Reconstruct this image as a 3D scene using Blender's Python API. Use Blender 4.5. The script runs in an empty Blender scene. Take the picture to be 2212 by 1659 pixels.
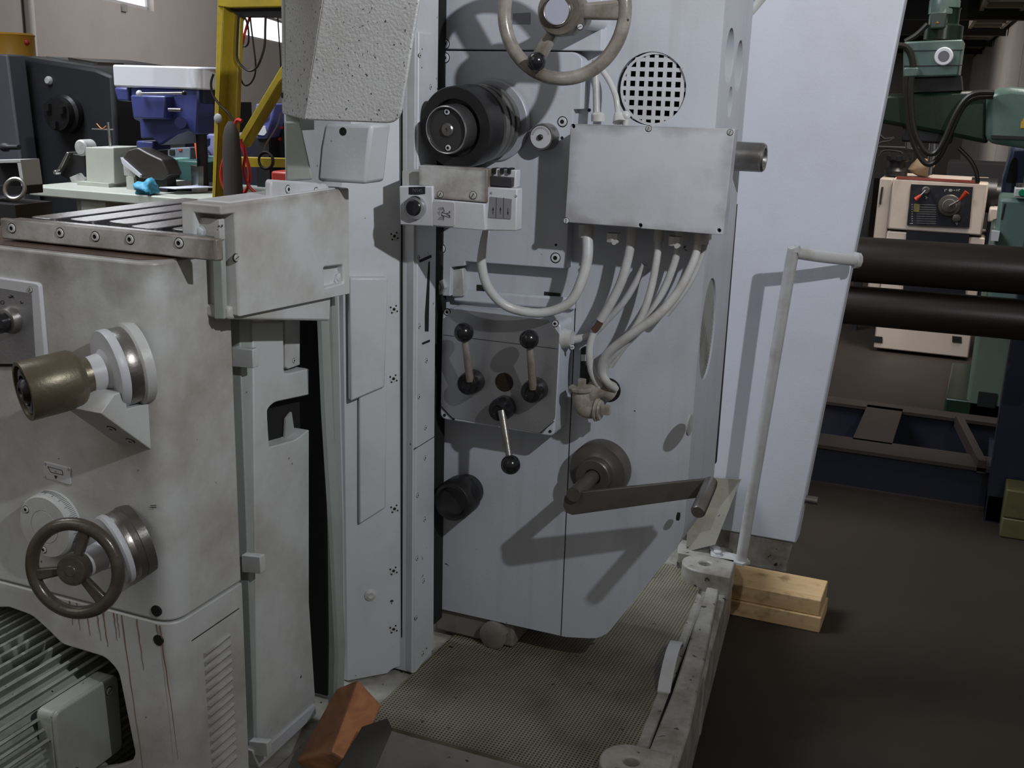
import bpy, bmesh, math, random
from mathutils import Vector, Matrix
random.seed(7)
C = bpy.context.scene.collection
SC = bpy.context.scene
PI = math.pi
# ------------------------------------------------------------------ camera
FPX, CX, CY = 2400.0, 1106.0, 829.5
YAW, PITCH, ROLL = (math.radians(a) for a in (22.7, 15.1, 1.69))
CAM = Vector((0, 0, 1.5))
_f = Vector((-math.sin(YAW)*math.cos(PITCH), math.cos(YAW)*math.cos(PITCH), -math.sin(PITCH)))
_r0 = Vector((math.cos(YAW), math.sin(YAW), 0)); _u0 = _r0.cross(_f)
CR = _r0*math.cos(ROLL) + _u0*math.sin(ROLL); CU = -_r0*math.sin(ROLL) + _u0*math.cos(ROLL)
cam = bpy.data.cameras.new('camera'); cam.sensor_width = 36; cam.lens = FPX/2212*36
cam.clip_end = 200; cam.clip_start = .02
co = bpy.data.objects.new('camera', cam); C.objects.link(co)
m = Matrix((CR, CU, -_f)).transposed().to_4x4(); m.translation = CAM; co.matrix_world = m
SC.camera = co
SC.view_settings.view_transform = 'Standard'; SC.view_settings.look = 'None'
SC.view_settings.gamma = 1; SC.view_settings.use_curve_mapping = False
SC.view_settings.exposure = 0.0
# ------------------------------------------------------------------ light
w = bpy.data.worlds.new('hall_light'); SC.world = w; w.use_nodes = True
w.node_tree.nodes['Background'].inputs[0].default_value = (1.0, .95, .88, 1)
w.node_tree.nodes['Background'].inputs[1].default_value = .17
def lamp(name, kind, loc, energy, size, color=(1,1,1), target=None, size_y=None):
    l = bpy.data.lights.new(name, kind); l.energy = energy; l.color = color
    if kind == 'AREA':
        l.size = size
        if size_y: l.shape = 'RECTANGLE'; l.size_y = size_y
    else: l.shadow_soft_size = size
    o = bpy.data.objects.new(name, l); C.objects.link(o); o.location = loc
    if target is not None:
        o.rotation_euler = (Vector(target)-Vector(loc)).to_track_quat('-Z', 'Y').to_euler()
    return o
wl = lamp('work_lamp', 'SPOT', (.80, .58, 2.32), 152, .022, (.95, .97, 1), (.80-.78, .58+.62, 2.32+.14))
wl.data.spot_size = math.radians(138); wl.data.spot_blend = 1.0
lamp('left_fill', 'AREA', (-4.2, 2.0, 5.0), 85, 2, (.88, .93, 1), (-2.6, 3.7, 1.0), 3).data.spread = math.radians(75)  # stands for high windows; added and narrowed to brighten the left background
lamp('lathe_fill', 'AREA', (.5, 5.9, 4.2), 42, 1.2, (1, .93, .85), (-.05, 7.2, 1.0), 2).data.spread = math.radians(80)  # added unseen light that brightens the lathe and right background
lamp('knee_fill', 'AREA', (-2.4, -.9, 3.2), 16, 2, (1, .97, .93), (-1.2, 1.3, .8), 2)  # unseen soft light added to lift the knee front
lamp('right_wall_fill', 'AREA', (-2.8, 12, 1.9), 17, 1.2, (1, .93, .86), (.1, 11.5, 1.7), 1.0).data.spread = math.radians(110)  # added out of sight to brighten the right wall
lamp('left_wall_fill', 'AREA', (-5.0, 14, 6.5), 700, 4, (1, .95, .92), (-11, 18, 3), 6)  # extra unseen light thrown on the left wall
# ------------------------------------------------------------------ pixel rays onto real planes
def ray(x, y): return CR*((x-CX)/FPX) - CU*((y-CY)/FPX) + _f
def PY(x, y, Y): d = ray(x, y); return CAM + d*(Y/d.y)
def PX(x, y, X): d = ray(x, y); return CAM + d*(X/d.x)
def PZ(x, y, Z): d = ray(x, y); return CAM + d*((Z-1.5)/d.z)
def pxm(p): return (Vector(p)-CAM).dot(_f)/FPX      # metres per pixel at p
# ------------------------------------------------------------------ mesh builder
W = {}
def V(*a): return Vector(a)
class M:
    def __init__(s): s.v = []; s.f = []; s.m = []
    def add(s, vs, fs, m=0):
        b = len(s.v); s.v += [Vector(v) for v in vs]
        for f in fs: s.f.append([b+i for i in f]); s.m.append(m)
        return s
    def hexa(s, p, m=0):
        return s.add(p, [(3,2,1,0),(4,5,6,7),(0,1,5,4),(1,2,6,5),(2,3,7,6),(3,0,4,7)], m)
    def box(s, a, b, m=0):
        x0,y0,z0 = a; x1,y1,z1 = b
        return s.hexa([(x0,y0,z0),(x1,y0,z0),(x1,y1,z0),(x0,y1,z0),(x0,y0,z1),(x1,y0,z1),(x1,y1,z1),(x0,y1,z1)], m)
    def prism(s, poly, vec, m=0):
        poly = [Vector(p) for p in poly]; n = len(poly); vec = Vector(vec)
        return s.add(poly + [p+vec for p in poly], [list(range(n)), list(range(2*n-1, n-1, -1))] +
                     [(i, (i+1) % n, n+(i+1) % n, n+i) for i in range(n)], m)
    def loft(s, rings, m=0, close=True):
        n = len(rings[0]); vs = [v for r in rings for v in r]; fs = []
        for k in range(len(rings)-1):
            for i in range(n): fs.append((k*n+i, k*n+(i+1) % n, (k+1)*n+(i+1) % n, (k+1)*n+i))
        if close: fs.append(list(range(n))); fs.append(list(range(len(vs)-1, len(vs)-n-1, -1)))
        return s.add(vs, fs, m)
    def lathe(s, c, axis, prof, n=28, m=0):
        """prof: (radius, height[, material]) from first cap to last cap, height along axis"""
        c = Vector(c); q = Vector(axis).normalized().to_track_quat('Z', 'Y')
        b = len(s.v); P = []
        for r, *rest in prof:
            P.append([c + q @ Vector((max(r, 1e-5)*math.cos(2*PI*i/n), max(r, 1e-5)*math.sin(2*PI*i/n), rest[0])) for i in range(n)])
        s.v += [v for r in P for v in r]
        for k in range(len(P)-1):
            mm = prof[k+1][2] if len(prof[k+1]) > 2 else m
            for i in range(n): s.f.append([b+k*n+i, b+k*n+(i+1) % n, b+(k+1)*n+(i+1) % n, b+(k+1)*n+i]); s.m.append(mm)
        s.f.append([b+i for i in range(n)][::-1]); s.m.append(m)
        s.f.append([b+(len(P)-1)*n+i for i in range(n)]); s.m.append(prof[-1][2] if len(prof[-1]) > 2 else m)
        return s
    def cyl(s, a, b, r, r1=None, n=20, m=0):
        a = Vector(a); b = Vector(b); L = (b-a).length
        return s.lathe(a, b-a, [(r, 0), (r if r1 is None else r1, L)], n, m)
    def sphere(s, c, r, n=20, m=0, sq=1):
        k = n//2
        return s.lathe(c, (0,0,1), [(r*math.sin(PI*i/k), -r*sq*math.cos(PI*i/k)) for i in range(k+1)], n, m)
    def torus(s, c, axis, R, r, n=48, k=12, m=0):
        c = Vector(c); q = Vector(axis).normalized().to_track_quat('Z', 'Y'); b = len(s.v)
        for i in range(n):
            a = 2*PI*i/n
            for j in range(k):
                t = 2*PI*j/k; s.v.append(c + q @ Vector(((R+r*math.cos(t))*math.cos(a), (R+r*math.cos(t))*math.sin(a), r*math.sin(t))))
        for i in range(n):
            for j in range(k):
                s.f.append([b+i*k+j, b+((i+1) % n)*k+j, b+((i+1) % n)*k+(j+1) % k, b+i*k+(j+1) % k]); s.m.append(m)
        return s
    def tube(s, pts, r, n=10, sub=6, m=0, closed=False):
        pts = [Vector(p) for p in pts]; rs = r if isinstance(r, (list, tuple)) else [r]*len(pts)
        P = []; R_ = []
        N = len(pts)
        if sub > 1 and N > 2:
            for i in range(N-1):
                p0 = pts[max(i-1, 0)]; p1 = pts[i]; p2 = pts[i+1]; p3 = pts[min(i+2, N-1)]
                for k in range(sub):
                    t = k/sub
                    P.append(.5*((2*p1)+(p2-p0)*t+(2*p0-5*p1+4*p2-p3)*t*t+(3*p1-p0-3*p2+p3)*t**3)); R_.append(rs[i]*(1-t)+rs[i+1]*t)
            P.append(pts[-1]); R_.append(rs[-1])
        else: P = pts; R_ = rs
        rings = []; up = None
        for i, p in enumerate(P):
            t = (P[min(i+1, len(P)-1)]-P[max(i-1, 0)]).normalized()
            if up is None: up = t.orthogonal().normalized()
            up = (up - t*up.dot(t)).normalized(); sd = t.cross(up)
            rings.append([p + (up*math.cos(2*PI*j/n)+sd*math.sin(2*PI*j/n))*R_[i] for j in range(n)])
        return s.loft(rings, m)
    def bm(s, ctr=None):
        bm = bmesh.new(); vs = [bm.verts.new(v-ctr if ctr else v) for v in s.v]
        for f, mi in zip(s.f, s.m):
            try: fc = bm.faces.new([vs[i] for i in f]); fc.material_index = mi
            except ValueError: pass
        bmesh.ops.recalc_face_normals(bm, faces=bm.faces)
        return bm
    def mesh(s, name, mats, ctr=None, smooth=38):
        bm = s.bm(ctr); me = bpy.data.meshes.new(name); bm.to_mesh(me); bm.free()
        for mt in (mats if isinstance(mats, (list, tuple)) else [mats]): me.materials.append(mt)
        if smooth:
            me.polygons.foreach_set('use_smooth', [True]*len(me.polygons)); me.set_sharp_from_angle(angle=math.radians(smooth))
        return me
    def build(s, name, mats, parent=None, bevel=0, seg=2, smooth=38, cuts=None, label=None, kind=None):
        lo = Vector([min(v[i] for v in s.v) for i in range(3)]); hi = Vector([max(v[i] for v in s.v) for i in range(3)])
        ctr = (lo+hi)/2
        if parent is None: ctr.z = lo.z
        me = s.mesh(name, mats, ctr, smooth)
        o = bpy.data.objects.new(name, me); C.objects.link(o); W[o.name] = ctr
        if cuts:
            o.location = ctr; o.parent = None
            for cu in cuts:
                k = bpy.data.objects.new('cutter', cu.mesh('cutter', [me.materials[0]], None, 0)); C.objects.link(k)
                md = o.modifiers.new('b', 'BOOLEAN'); md.object = k; md.operation = 'DIFFERENCE'; md.solver = 'EXACT'
                bpy.context.view_layer.update(); dg = bpy.context.evaluated_depsgraph_get()
                nm = bpy.data.meshes.new_from_object(o.evaluated_get(dg)); o.modifiers.clear(); o.data = nm
                bpy.data.objects.remove(k)
            o.data.polygons.foreach_set('use_smooth', [True]*len(o.data.polygons)); o.data.set_sharp_from_angle(angle=math.radians(smooth))
            o.data.name = name
        if parent is not None: o.parent = parent; o.location = ctr - W[parent.name]
        else: o.location = ctr
        if bevel:
            b = o.modifiers.new('edge', 'BEVEL'); b.width = bevel; b.segments = seg; b.limit_method = 'ANGLE'; b.angle_limit = math.radians(40); b.harden_normals = False
        if label: o['label'] = label
        if kind: o['kind'] = kind
        return o
def slab(poly, Y, depth, mm=None, m=0):
    """prism: an outline measured on the plane y=Y, given real depth away from the viewer"""
    return (mm or M()).prism([PY(x, y, Y) for x, y in poly], (0, depth, 0), m)
def slabx(poly, X, depth, mm=None, m=0):
    return (mm or M()).prism([PX(x, y, X) for x, y in poly], (-depth, 0, 0), m)
def tag(o, label, cat, group=None, kind=None):
    o['label'] = label; o['category'] = cat
    if group: o['group'] = group
    if kind: o['kind'] = kind
    return o
def thing(name, loc, label, cat, group=None):
    o = bpy.data.objects.new(name, None); C.objects.link(o); o.location = loc; W[o.name] = Vector(loc); o.empty_display_size = .1
    return tag(o, label, cat, group)
def place(me, name, parent, loc, nrm=None, roll=0, scale=1):
    """another object on shared mesh data; mesh z axis goes along nrm"""
    o = bpy.data.objects.new(name, me); C.objects.link(o); o.parent = parent; W[o.name] = Vector(loc)
    o.location = Vector(loc) - W[parent.name]; o.scale = (scale,)*3
    if nrm is not None:
        q = Vector(nrm).to_track_quat('Z', 'Y').to_matrix() @ Matrix.Rotation(roll, 3, 'Z'); o.rotation_euler = q.to_euler()
    return o
def rrect(x0, y0, x1, y1, r, n=5):
    out = []
    for cx, cy, a0 in ((x1-r, y1-r, 0), (x0+r, y1-r, 90), (x0+r, y0+r, 180), (x1-r, y0+r, 270)):
        for i in range(n+1):
            a = math.radians(a0+90*i/n); out.append((cx+r*math.cos(a), cy+r*math.sin(a)))
    return out
def rpoly(pts, r, n=4):
    """2D/3D polygon with rounded corners; r one radius or a list"""
    pts = [Vector(p) for p in pts]; out = []; N = len(pts)
    for i, p in enumerate(pts):
        ri = r[i] if isinstance(r, (list, tuple)) else r
        a = pts[i-1]-p; b = pts[(i+1) % N]-p
        ri = min(ri, a.length*.45, b.length*.45)
        if ri <= 0: out.append(p); continue
        p0 = p+a.normalized()*ri; p1 = p+b.normalized()*ri
        for k in range(n+1):
            t = k/n; out.append(p0*(1-t)**2 + p*2*t*(1-t) + p1*t*t)
    return out
def rpx(pts, r, n=4): return [(v.x, v.y) for v in rpoly([(x, y, 0) for x, y in pts], r, n)]
# ------------------------------------------------------------------ materials
def nt(name):
    mt = bpy.data.materials.new(name); mt.use_nodes = True; t = mt.node_tree; t.nodes.clear()
    out = t.nodes.new('ShaderNodeOutputMaterial'); b = t.nodes.new('ShaderNodeBsdfPrincipled'); t.links.new(b.outputs[0], out.inputs[0])
    return mt, t, b
def N(t, kind, ins=None, **kw):
    n = t.nodes.new('ShaderNode'+kind)
    for k, v in kw.items(): setattr(n, k, v)
    for k, v in (ins or {}).items():
        if hasattr(v, 'outputs'): t.links.new(v.outputs[0], n.inputs[k])
        elif isinstance(v, bpy.types.NodeSocket): t.links.new(v, n.inputs[k])
        else: n.inputs[k].default_value = v
    return n
def ramp(t, fac, a, b):
    n = t.nodes.new('ShaderNodeMapRange'); n.inputs[1].default_value = a; n.inputs[2].default_value = b
    t.links.new(fac.outputs[0] if hasattr(fac, 'outputs') else fac, n.inputs[0]); return n
def mix(t, fac, a, b):
    n = t.nodes.new('ShaderNodeMix'); n.data_type = 'RGBA'
    for k, v in ((0, fac), (6, a), (7, b)):
        if hasattr(v, 'outputs'): t.links.new(v.outputs[2] if v.bl_idname == 'ShaderNodeMix' else v.outputs[0], n.inputs[k])
        elif isinstance(v, bpy.types.NodeSocket): t.links.new(v, n.inputs[k])
        else: n.inputs[k].default_value = v if k == 0 else (*v, 1)
    return n
def sock(n): return n.outputs[2] if n.bl_idname == 'ShaderNodeMix' else n.outputs[0]
def paint(name, base, dirt=(.16,.13,.10), amt=.5, speck=.62, rough=.42, bump=.05, metal=0, scale=6, bscale=220, speckcol=(.03,.03,.03), streak=0, lo=.48, edge=0, edgecol=(.10,.075,.055), sscale=55, toponly=False):
    mt, t, b = nt(name)
    tc = N(t, 'TexCoord'); co_ = tc.outputs['Object']
    n1 = N(t, 'TexNoise', {'Vector': co_, 'Scale': scale, 'Detail': 6, 'Roughness': .65})
    col = mix(t, ramp(t, n1, .52, .80), base, dirt)
    sc_ = N(t, 'Math', {0: ramp(t, n1, lo, lo+.34), 1: amt}, operation='MULTIPLY')
    col = mix(t, sc_, base, dirt)
    if streak:
        mp = N(t, 'Mapping', {'Vector': co_, 'Scale': (30, 30, 1.6)})
        n3 = N(t, 'TexNoise', {'Vector': mp, 'Scale': 1.6, 'Detail': 4})
        col = mix(t, N(t, 'Math', {0: ramp(t, n3, .52, .8), 1: streak}, operation='MULTIPLY'), sock(col), dirt)
    if edge:
        sx = N(t, 'SeparateXYZ', {0: tc.outputs['Generated']}); ds = []
        for k in (0, 2):
            ds += [sx.outputs[k], N(t, 'Math', {0: 1.0, 1: sx.outputs[k]}, operation='SUBTRACT')]
        if toponly: ds = [ds[3]]
        mn = ds[0]
        for d_ in ds[1:]: mn = N(t, 'Math', {0: mn, 1: d_}, operation='MINIMUM')
        n4 = N(t, 'TexNoise', {'Vector': co_, 'Scale': 16, 'Detail': 5})
        sm = N(t, 'Math', {0: ramp(t, n4, .25, .75), 1: .16}, operation='MULTIPLY')
        er = N(t, 'MapRange', {0: N(t, 'Math', {0: mn, 1: sm}, operation='SUBTRACT'), 1: -.10, 2: .015, 3: edge, 4: 0})
        col = mix(t, er, sock(col), edgecol)
    if speck < 1:
        n2 = N(t, 'TexNoise', {'Vector': co_, 'Scale': sscale, 'Detail': 3, 'Roughness': .5})
        col = mix(t, ramp(t, n2, speck+.1, speck+.125), sock(col), speckcol)
    t.links.new(sock(col), b.inputs['Base Color'])
    b.inputs['Roughness'].default_value = rough; b.inputs['Metallic'].default_value = metal
    if bump:
        nb = N(t, 'TexNoise', {'Vector': co_, 'Scale': bscale, 'Detail': 2})
        bp = N(t, 'Bump', {'Strength': bump*4, 'Distance': .001, 'Height': nb})
        t.links.new(bp.outputs[0], b.inputs['Normal'])
    return mt
def plain(name, col, rough=.5, metal=0, emit=0, alpha=1):
    mt, t, b = nt(name); b.inputs['Base Color'].default_value = (*col, 1); b.inputs['Roughness'].default_value = rough; b.inputs['Metallic'].default_value = metal
    if emit: b.inputs['Emission Color'].default_value = (*col, 1); b.inputs['Emission Strength'].default_value = emit
    return mt
P_GREY = paint('grey_machine_paint', (.52,.535,.56), (.30,.285,.27), .45, .64)
P_KNEE = paint('knee_grey_paint', (.52,.535,.535), (.24,.205,.165), .75, .65, scale=4.5, lo=.44)
P_KNEEC = paint('knee_casting_paint', (.52,.535,.535), (.24,.20,.155), .8, .65, scale=4.5, lo=.43, edge=.55, toponly=True)
P_SPLASH = paint('splash_box_paint', (.52,.53,.53), (.25,.21,.17), .7, .66, scale=6, lo=.44, edge=.5, edgecol=(.14,.105,.08), toponly=True)
P_HEAD = paint('headstock_grey_paint', (.49,.512,.565), (.30,.285,.27), .35, .66, scale=4, streak=.25)
P_PANEL = paint('white_panel_paint', (.68,.70,.79), (.46,.45,.45), .55, .9, scale=2.2, rough=.5)
P_GRIME = paint('grimy_grey_paint', (.42,.42,.41), (.10,.082,.062), .9, .62, scale=9)
P_EBOX = paint('electrical_box_paint', (.515,.53,.575), (.26,.22,.18), .5, .70, rough=.42, scale=4, bscale=420, bump=.03, edge=.42)
P_EDGED = paint('grimy_edge_paint', (.50,.50,.49), (.14,.11,.085), .9, .66, scale=9, edge=.9, lo=.42)
P_BOX = paint('box_grey_paint', (.54,.55,.58), (.26,.22,.18), .55, .68, scale=4, bscale=420, bump=.03)
P_GUARD = paint('guard_textured_paint', (.45,.455,.46), (.28,.27,.255), .6, .55, rough=.2, bump=.3, bscale=230, sscale=170, speckcol=(.05,.05,.09))
P_GREEN = paint('greenish_grey_paint', (.33,.36,.34), (.17,.165,.14), .6, .66, scale=7)
P_CONDUIT = paint('conduit_paint', (.50,.50,.50), (.24,.21,.18), .75, .68, scale=14, rough=.35)
P_WHEEL = paint('worn_handwheel_paint', (.36,.335,.30), (.085,.065,.045), 1.0, .60, rough=.25, scale=9, bump=.04, lo=.34)
P_HUB = paint('grimy_hub_paint', (.17,.15,.125), (.05,.042,.03), 1.0, .62, rough=.3, scale=14, lo=.36)
P_ELBOW = paint('grimy_elbow_paint', (.38,.36,.31), (.12,.095,.07), 1.0, .64, rough=.3, scale=22, lo=.38)
P_BASE = paint('base_paint', (.34,.335,.30), (.12,.10,.075), .95, .57, scale=13, lo=.40)
P_SILL = paint('grimy_base_front', (.20,.19,.165), (.08,.07,.055), .9, .6, scale=12)
DARKMET = paint('dark_steel', (.105,.098,.088), (.05,.044,.037), .8, .7, rough=.36, metal=.35, scale=12)
BLACKMET = paint('black_oxide_steel', (.022,.022,.024), (.045,.035,.025), .6, .72, rough=.36, metal=.3, scale=14)
STEEL = paint('worn_steel', (.32,.31,.30), (.14,.12,.10), .8, .75, rough=.32, metal=.9, scale=15)
BRIGHT = plain('bright_steel', (.62,.62,.64), .22, 1)
ALU = paint('brushed_aluminium', (.40,.40,.42), (.27,.26,.26), .6, .8, rough=.38, metal=.75, scale=8)
OLIVE = paint('worn_olive_metal', (.145,.125,.085), (.075,.06,.04), .9, .72, rough=.36, metal=.45, scale=12)
BLACK = plain('black_plastic', (.012,.012,.014), .18)
BLACKM = plain('matt_black', (.012,.012,.014), .6)
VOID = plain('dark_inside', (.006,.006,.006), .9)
BROWN = paint('oily_brown_paint', (.10,.06,.045), (.05,.03,.022), .8, .7, rough=.3)
LANDS = paint('table_steel', (.30,.30,.31), (.12,.11,.10), .7, .75, rough=.24, metal=.9, scale=9)
# ================================================================== the milling machine
MM = thing('milling_machine', (-.8, 1.8, .12), 'large worn grey milling machine with levers, handwheels and a crank', 'milling machine')
def socket_mesh(nm, mat):
    return M().lathe((0,0,0), (0,0,1), [(1.25,-.3),(1.25,.03,1),(1.04,.03,1),(1.0,.2),(.9,.3),(.5,.3),(.46,.06,1)], 16).mesh(nm, [mat, VOID])
def slot_mesh(nm, mat):
    return M().lathe((0,0,0), (0,0,1), [(1.2,-.3),(1.2,.03,1),(1.02,.03,1),(1.0,.25),(.85,.38)], 16).box((-.8,-.11,.36),(.8,.11,.40),1).mesh(nm, [mat, VOID])
def hex_mesh(nm, mat):
    return M().lathe((0,0,0), (0,0,1), [(1.35,-.2),(1.35,.12)], 16).lathe((0,0,0), (0,0,1), [(1.0,.1),(1.0,.75),(.85,.85)], 6).mesh(nm, [mat])
SOCK = socket_mesh('socket_screw', P_GREY); SLOT = slot_mesh('slotted_screw', P_GREY); HEX = hex_mesh('hex_bolt', P_GREY)
SLOTD = slot_mesh('dirty_slotted_screw', P_GRIME); SOCKK = socket_mesh('dull_socket_screw', P_KNEE)
HOLE = M().lathe((0,0,0), (0,0,1), [(1,-.5),(1,.06),(0,.06)], 14).mesh('screw_hole', [VOID])
FR = (0,-1,0); RT = (1,0,0); UP = (0,0,1)
def fy(me, nm, par, x, y, Y, rpx_, roll=.4): p = PY(x, y, Y); return place(me, nm, par, p, FR, roll, rpx_*pxm(p))
def fx(me, nm, par, x, y, X, rpx_, roll=.4): p = PX(x, y, X); return place(me, nm, par, p, RT, roll, rpx_*pxm(p))
YH = 1.95; YP = 1.92
# ---- headstock housing --------------------------------------------------
hp = [(-1.06,YH,1.80),(-1.06,YH,.41)] + [tuple(v) for v in rpoly([(-.68,YH,.411),(-.600,YH,.425),(-.452,YH,.67),(-.448,YH,1.80)], [0,.03,.03,0])]
cutv = M().cyl(PY(1413,192,YH+.035), PY(1413,192,YH)-V(0,.05,0), 77*pxm(PY(1413,192,YH)), n=48)
XS = -.449
sv = [(1576,121,58,.034),(1596,143,54,.030),(1577,221,33,.017)]
def px_yz(x, y): return PX(x, y, XS)
cuts = [cutv]
def oval(p, x0, x1, ry, rz, n=36): return M().prism([V(p.x+x0, p.y+ry*math.cos(2*PI*i/n), p.z+rz*math.sin(2*PI*i/n)) for i in range(n)], (x1-x0,0,0))
for x, y, r, ry in sv:
    p = px_yz(x, y); cuts.append(oval(p, -.03, .05, ry, r*pxm(p)))
pm = px_yz(1531, 712); RM = 112*pxm(pm); RY = .058
cuts.append(oval(pm, -.012, .05, RY, RM))
head = M().prism(hp, (0,.235,0)).build('headstock_housing', [P_HEAD], MM, cuts=cuts, bevel=.012, seg=3)
# seams in the housing (thin dark joint strips, recessed covers)
M().box((-.691,YH-.0008,.412),(-.6895,YH+.01,1.118)).box((-.69,YH-.0008,.930),(-.60,YH+.01,.9315)).build('cover_joint', [VOID], head)
# round vent with a sheet of square holes
g = M(); vc = PY(1413,192,YH); vr = 77*pxm(vc); step = 20.2*pxm(vc); bar = 8.5*pxm(vc)
for k in range(-4, 5):
    o = (k+.5)*step if False else k*step
    if abs(o) < vr-.002:
        h = math.sqrt(vr*vr-o*o)
        g.box((vc.x+o-bar/2, YH+.004, vc.z-h),(vc.x+o+bar/2, YH+.0065, vc.z+h))
        g.box((vc.x-h, YH+.0042, vc.z+o-bar/2),(vc.x+h, YH+.0067, vc.z+o+bar/2))
g.lathe((vc.x,YH+.006,vc.z), FR, [(vr,0),(vr,.004),(vr-.004,.004),(vr-.004,0)], 48)
vg = g.build('vent_grille', [P_BOX], head)
M().cyl((vc.x,YH+.0345,vc.z),(vc.x,YH+.03,vc.z), vr*.99, n=40).build('vent_back', [VOID], head)
g = M(); n = 13
for k in range(-n, n+1):
    o = k*RM/n; h = math.sqrt(max(RM*RM-o*o, 0))
    for sgn in (1,-1):
        ks = RY/RM
        a = V(0, (o*.707-h*.707)*ks, (o*.707+h*.707)*sgn); b_ = V(0, (o*.707+h*.707)*ks, (o*.707-h*.707)*sgn)
        if h < .003: continue
        d = (b_-a).normalized(); nn = V(1,0,0).cross(d)*.0010; A = V(pm.x-.007+.0008*sgn, pm.y, pm.z); t_ = V(.0012,0,0)
        g.hexa([A+a-nn, A+a+nn, A+b_+nn, A+b_-nn, A+a-nn+t_, A+a+nn+t_, A+b_+nn+t_, A+b_-nn+t_])
g.build('mesh_vent', [P_GRIME], head, smooth=0)
oval(pm, -.0118, -.0105, RY*.99, RM*.99).build('mesh_vent_back', [VOID], head)
for x, y, r, ry in sv:
    p = px_yz(x, y); oval(p, -.0297, -.028, ry*.95, r*pxm(p)*.95).build('side_port_core', [BLACKM], head)
M().box((-.475,2.186,.75),(-.451,2.20,1.285)).build('black_gap_strip', [BLACKM], MM)  # black strip put in for the dark gap at the housing's rear edge
M().cyl(PX(1583,337,-.449), PX(1583,337,-.449)+V(.052,0,0), .027, n=28).lathe(PX(1583,337,-.449)+V(.052,0,0), RT, [(.0265,0),(.027,.004),(.024,.008),(.018,.008),(.017,.004)], 28).build('silver_knob', [STEEL], MM)
# small plug at side, low
fx(HOLE, 'screw_hole', head, 1467, 1116, -.457, 9)
M().cyl(PX(1489,918,-.4475)-V(.001,0,0), PX(1489,918,-.4475)+V(.002,0,0), .02, n=20).build('oil_plug', [P_GRIME], head)
# ---- raised front plates ------------------------------------------------
up = slab([(937,-70),(1302,-70),(1299,110),(945,106.5)], YP, .031).build('upper_front_plate', [P_HEAD], MM, bevel=.002)
mid = slab(rpx([(945,109.5),(1243,112.5),(1258,126),(1255,236),(1238,236),(1223,581),(1005,565),(1003,574),(974,577),(972,640),(932,638)], [0,8,6,0,0,4,2,0,0,2,0]), YP, .031).build('middle_front_plate', [P_HEAD], MM, bevel=.002)
for x, y, r in ((961,95,9.5),(961,125,9.5),(1215,263,9.5),(1200,557,9.5),(953,537,9)): fy(SOCK, 'socket_screw', mid, x, y, YP, r)
for x, y, r in ((961,36,2.5),(1214,298,3.5),(1201,529,3)): fy(HOLE, 'screw_hole', mid, x, y, YP, r)
fy(HOLE, 'screw_hole', head, 1273, 238, YH, 4)
slab([(975,582),(1000,580),(1003,640),(976,642)], YP+.012, .02).build('stop_block', [P_GRIME], MM, bevel=.002)
p = PY(945,620,YP-.012); M().lathe(p, FR, [(.016,-.012),(.016,.004),(.014,.006)], 6).build('hex_stop', [P_GRIME], MM)
fy(SOCKK, 'socket_screw', MM, 945, 620, YP-.017, 7)
for q in ([(1176,630),(1210,634),(1209,648),(1175,645)], [(1030,615),(1058,617),(1058,632),(1030,630)]):
    slab(q, YH-.0015, .003).build('black_label', [BLACKM], head)
M().prism([PY(x,y,YH) for x,y in ((984,624),(1245,642),(1245,668),(984,650))], (0,-.012,0)).build('ledge', [P_HEAD], head, bevel=.004)
# ---- gear lever panel ---------------------------------------------------
YG = 1.885
pan = slab(rpx([(955,668),(1212,698),(1197,944),(950,905)], 14), YG, .067).build('lever_panel', [P_HEAD], MM, bevel=.003)
slab(rpx([(983,668),(1186,692),(1208,722),(1198,905),(1172,936),(978,903),(953,877),(956,690)], 3), YG-.0015, .003).build('brushed_face_plate', [ALU], pan)
slab([(958,723),(1205,753),(1205,754.2),(958,724.2)], YG-.0019, .002).build('scribed_line', [BLACKM], pan)
for x, y in ((966,674),(1199,699)): fy(SOCK, 'socket_screw', pan, x, y, YG-.0005, 6.5)
for x, y in ((984,675),(1174,695),(957,724),(957,731),(961,740),(1200,749),(1199,757),(1196,768),(954,876),(979,905),(1164,932),(1192,908),(960,897),(1188,932)): fy(HOLE, 'screw_hole', pan, x, y, YG-.0012, 3.3)
slab([(951,878),(953,876.5),(977,903),(975,904)], YG-.0022, .002).build('scribed_line', [BLACKM], pan)
slab([(1168,936),(1166,935),(1196,910),(1197,911)], YG-.0022, .002).build('scribed_line', [BLACKM], pan)
p = PY(1090,825,YG); r = 21*pxm(p)
M().lathe(p, FR, [(r,-.02),(r,.0024),(r*.9,.0026),(r*.88,.0018)], 28).build('dark_sight_glass', [plain('brown_sight', (.018,.012,.007), .3)], pan)
def lever(hx, hy, kx, ky, light):
    hb = PY(hx, hy, YG-.032); kn = PY(kx, ky, YG-.060); rr = 26*pxm(hb)
    L = M().lathe(PY(hx+9, hy-4, YG), FR, [(rr,0),(rr,.006),(rr*.98,.028),(rr*.85,.036),(rr*.5,.037),(rr*.45,.034),(0,.034)], 28).build('shift_lever', [BLACK], MM)
    d = (kn-hb).normalized()
    M().cyl(hb+d*.004, kn, .0078, .0062, n=14).build('lever_rod', [P_WHEEL if not light else STEEL], L)
    M().sphere(kn, 21.5*pxm(kn), 24).build('ball_knob', [BLACK], L)
lever(1016,826,1002,718,0); lever(1152,843,1143,733,0); lever(1083,882,1103,1004,1)
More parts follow.
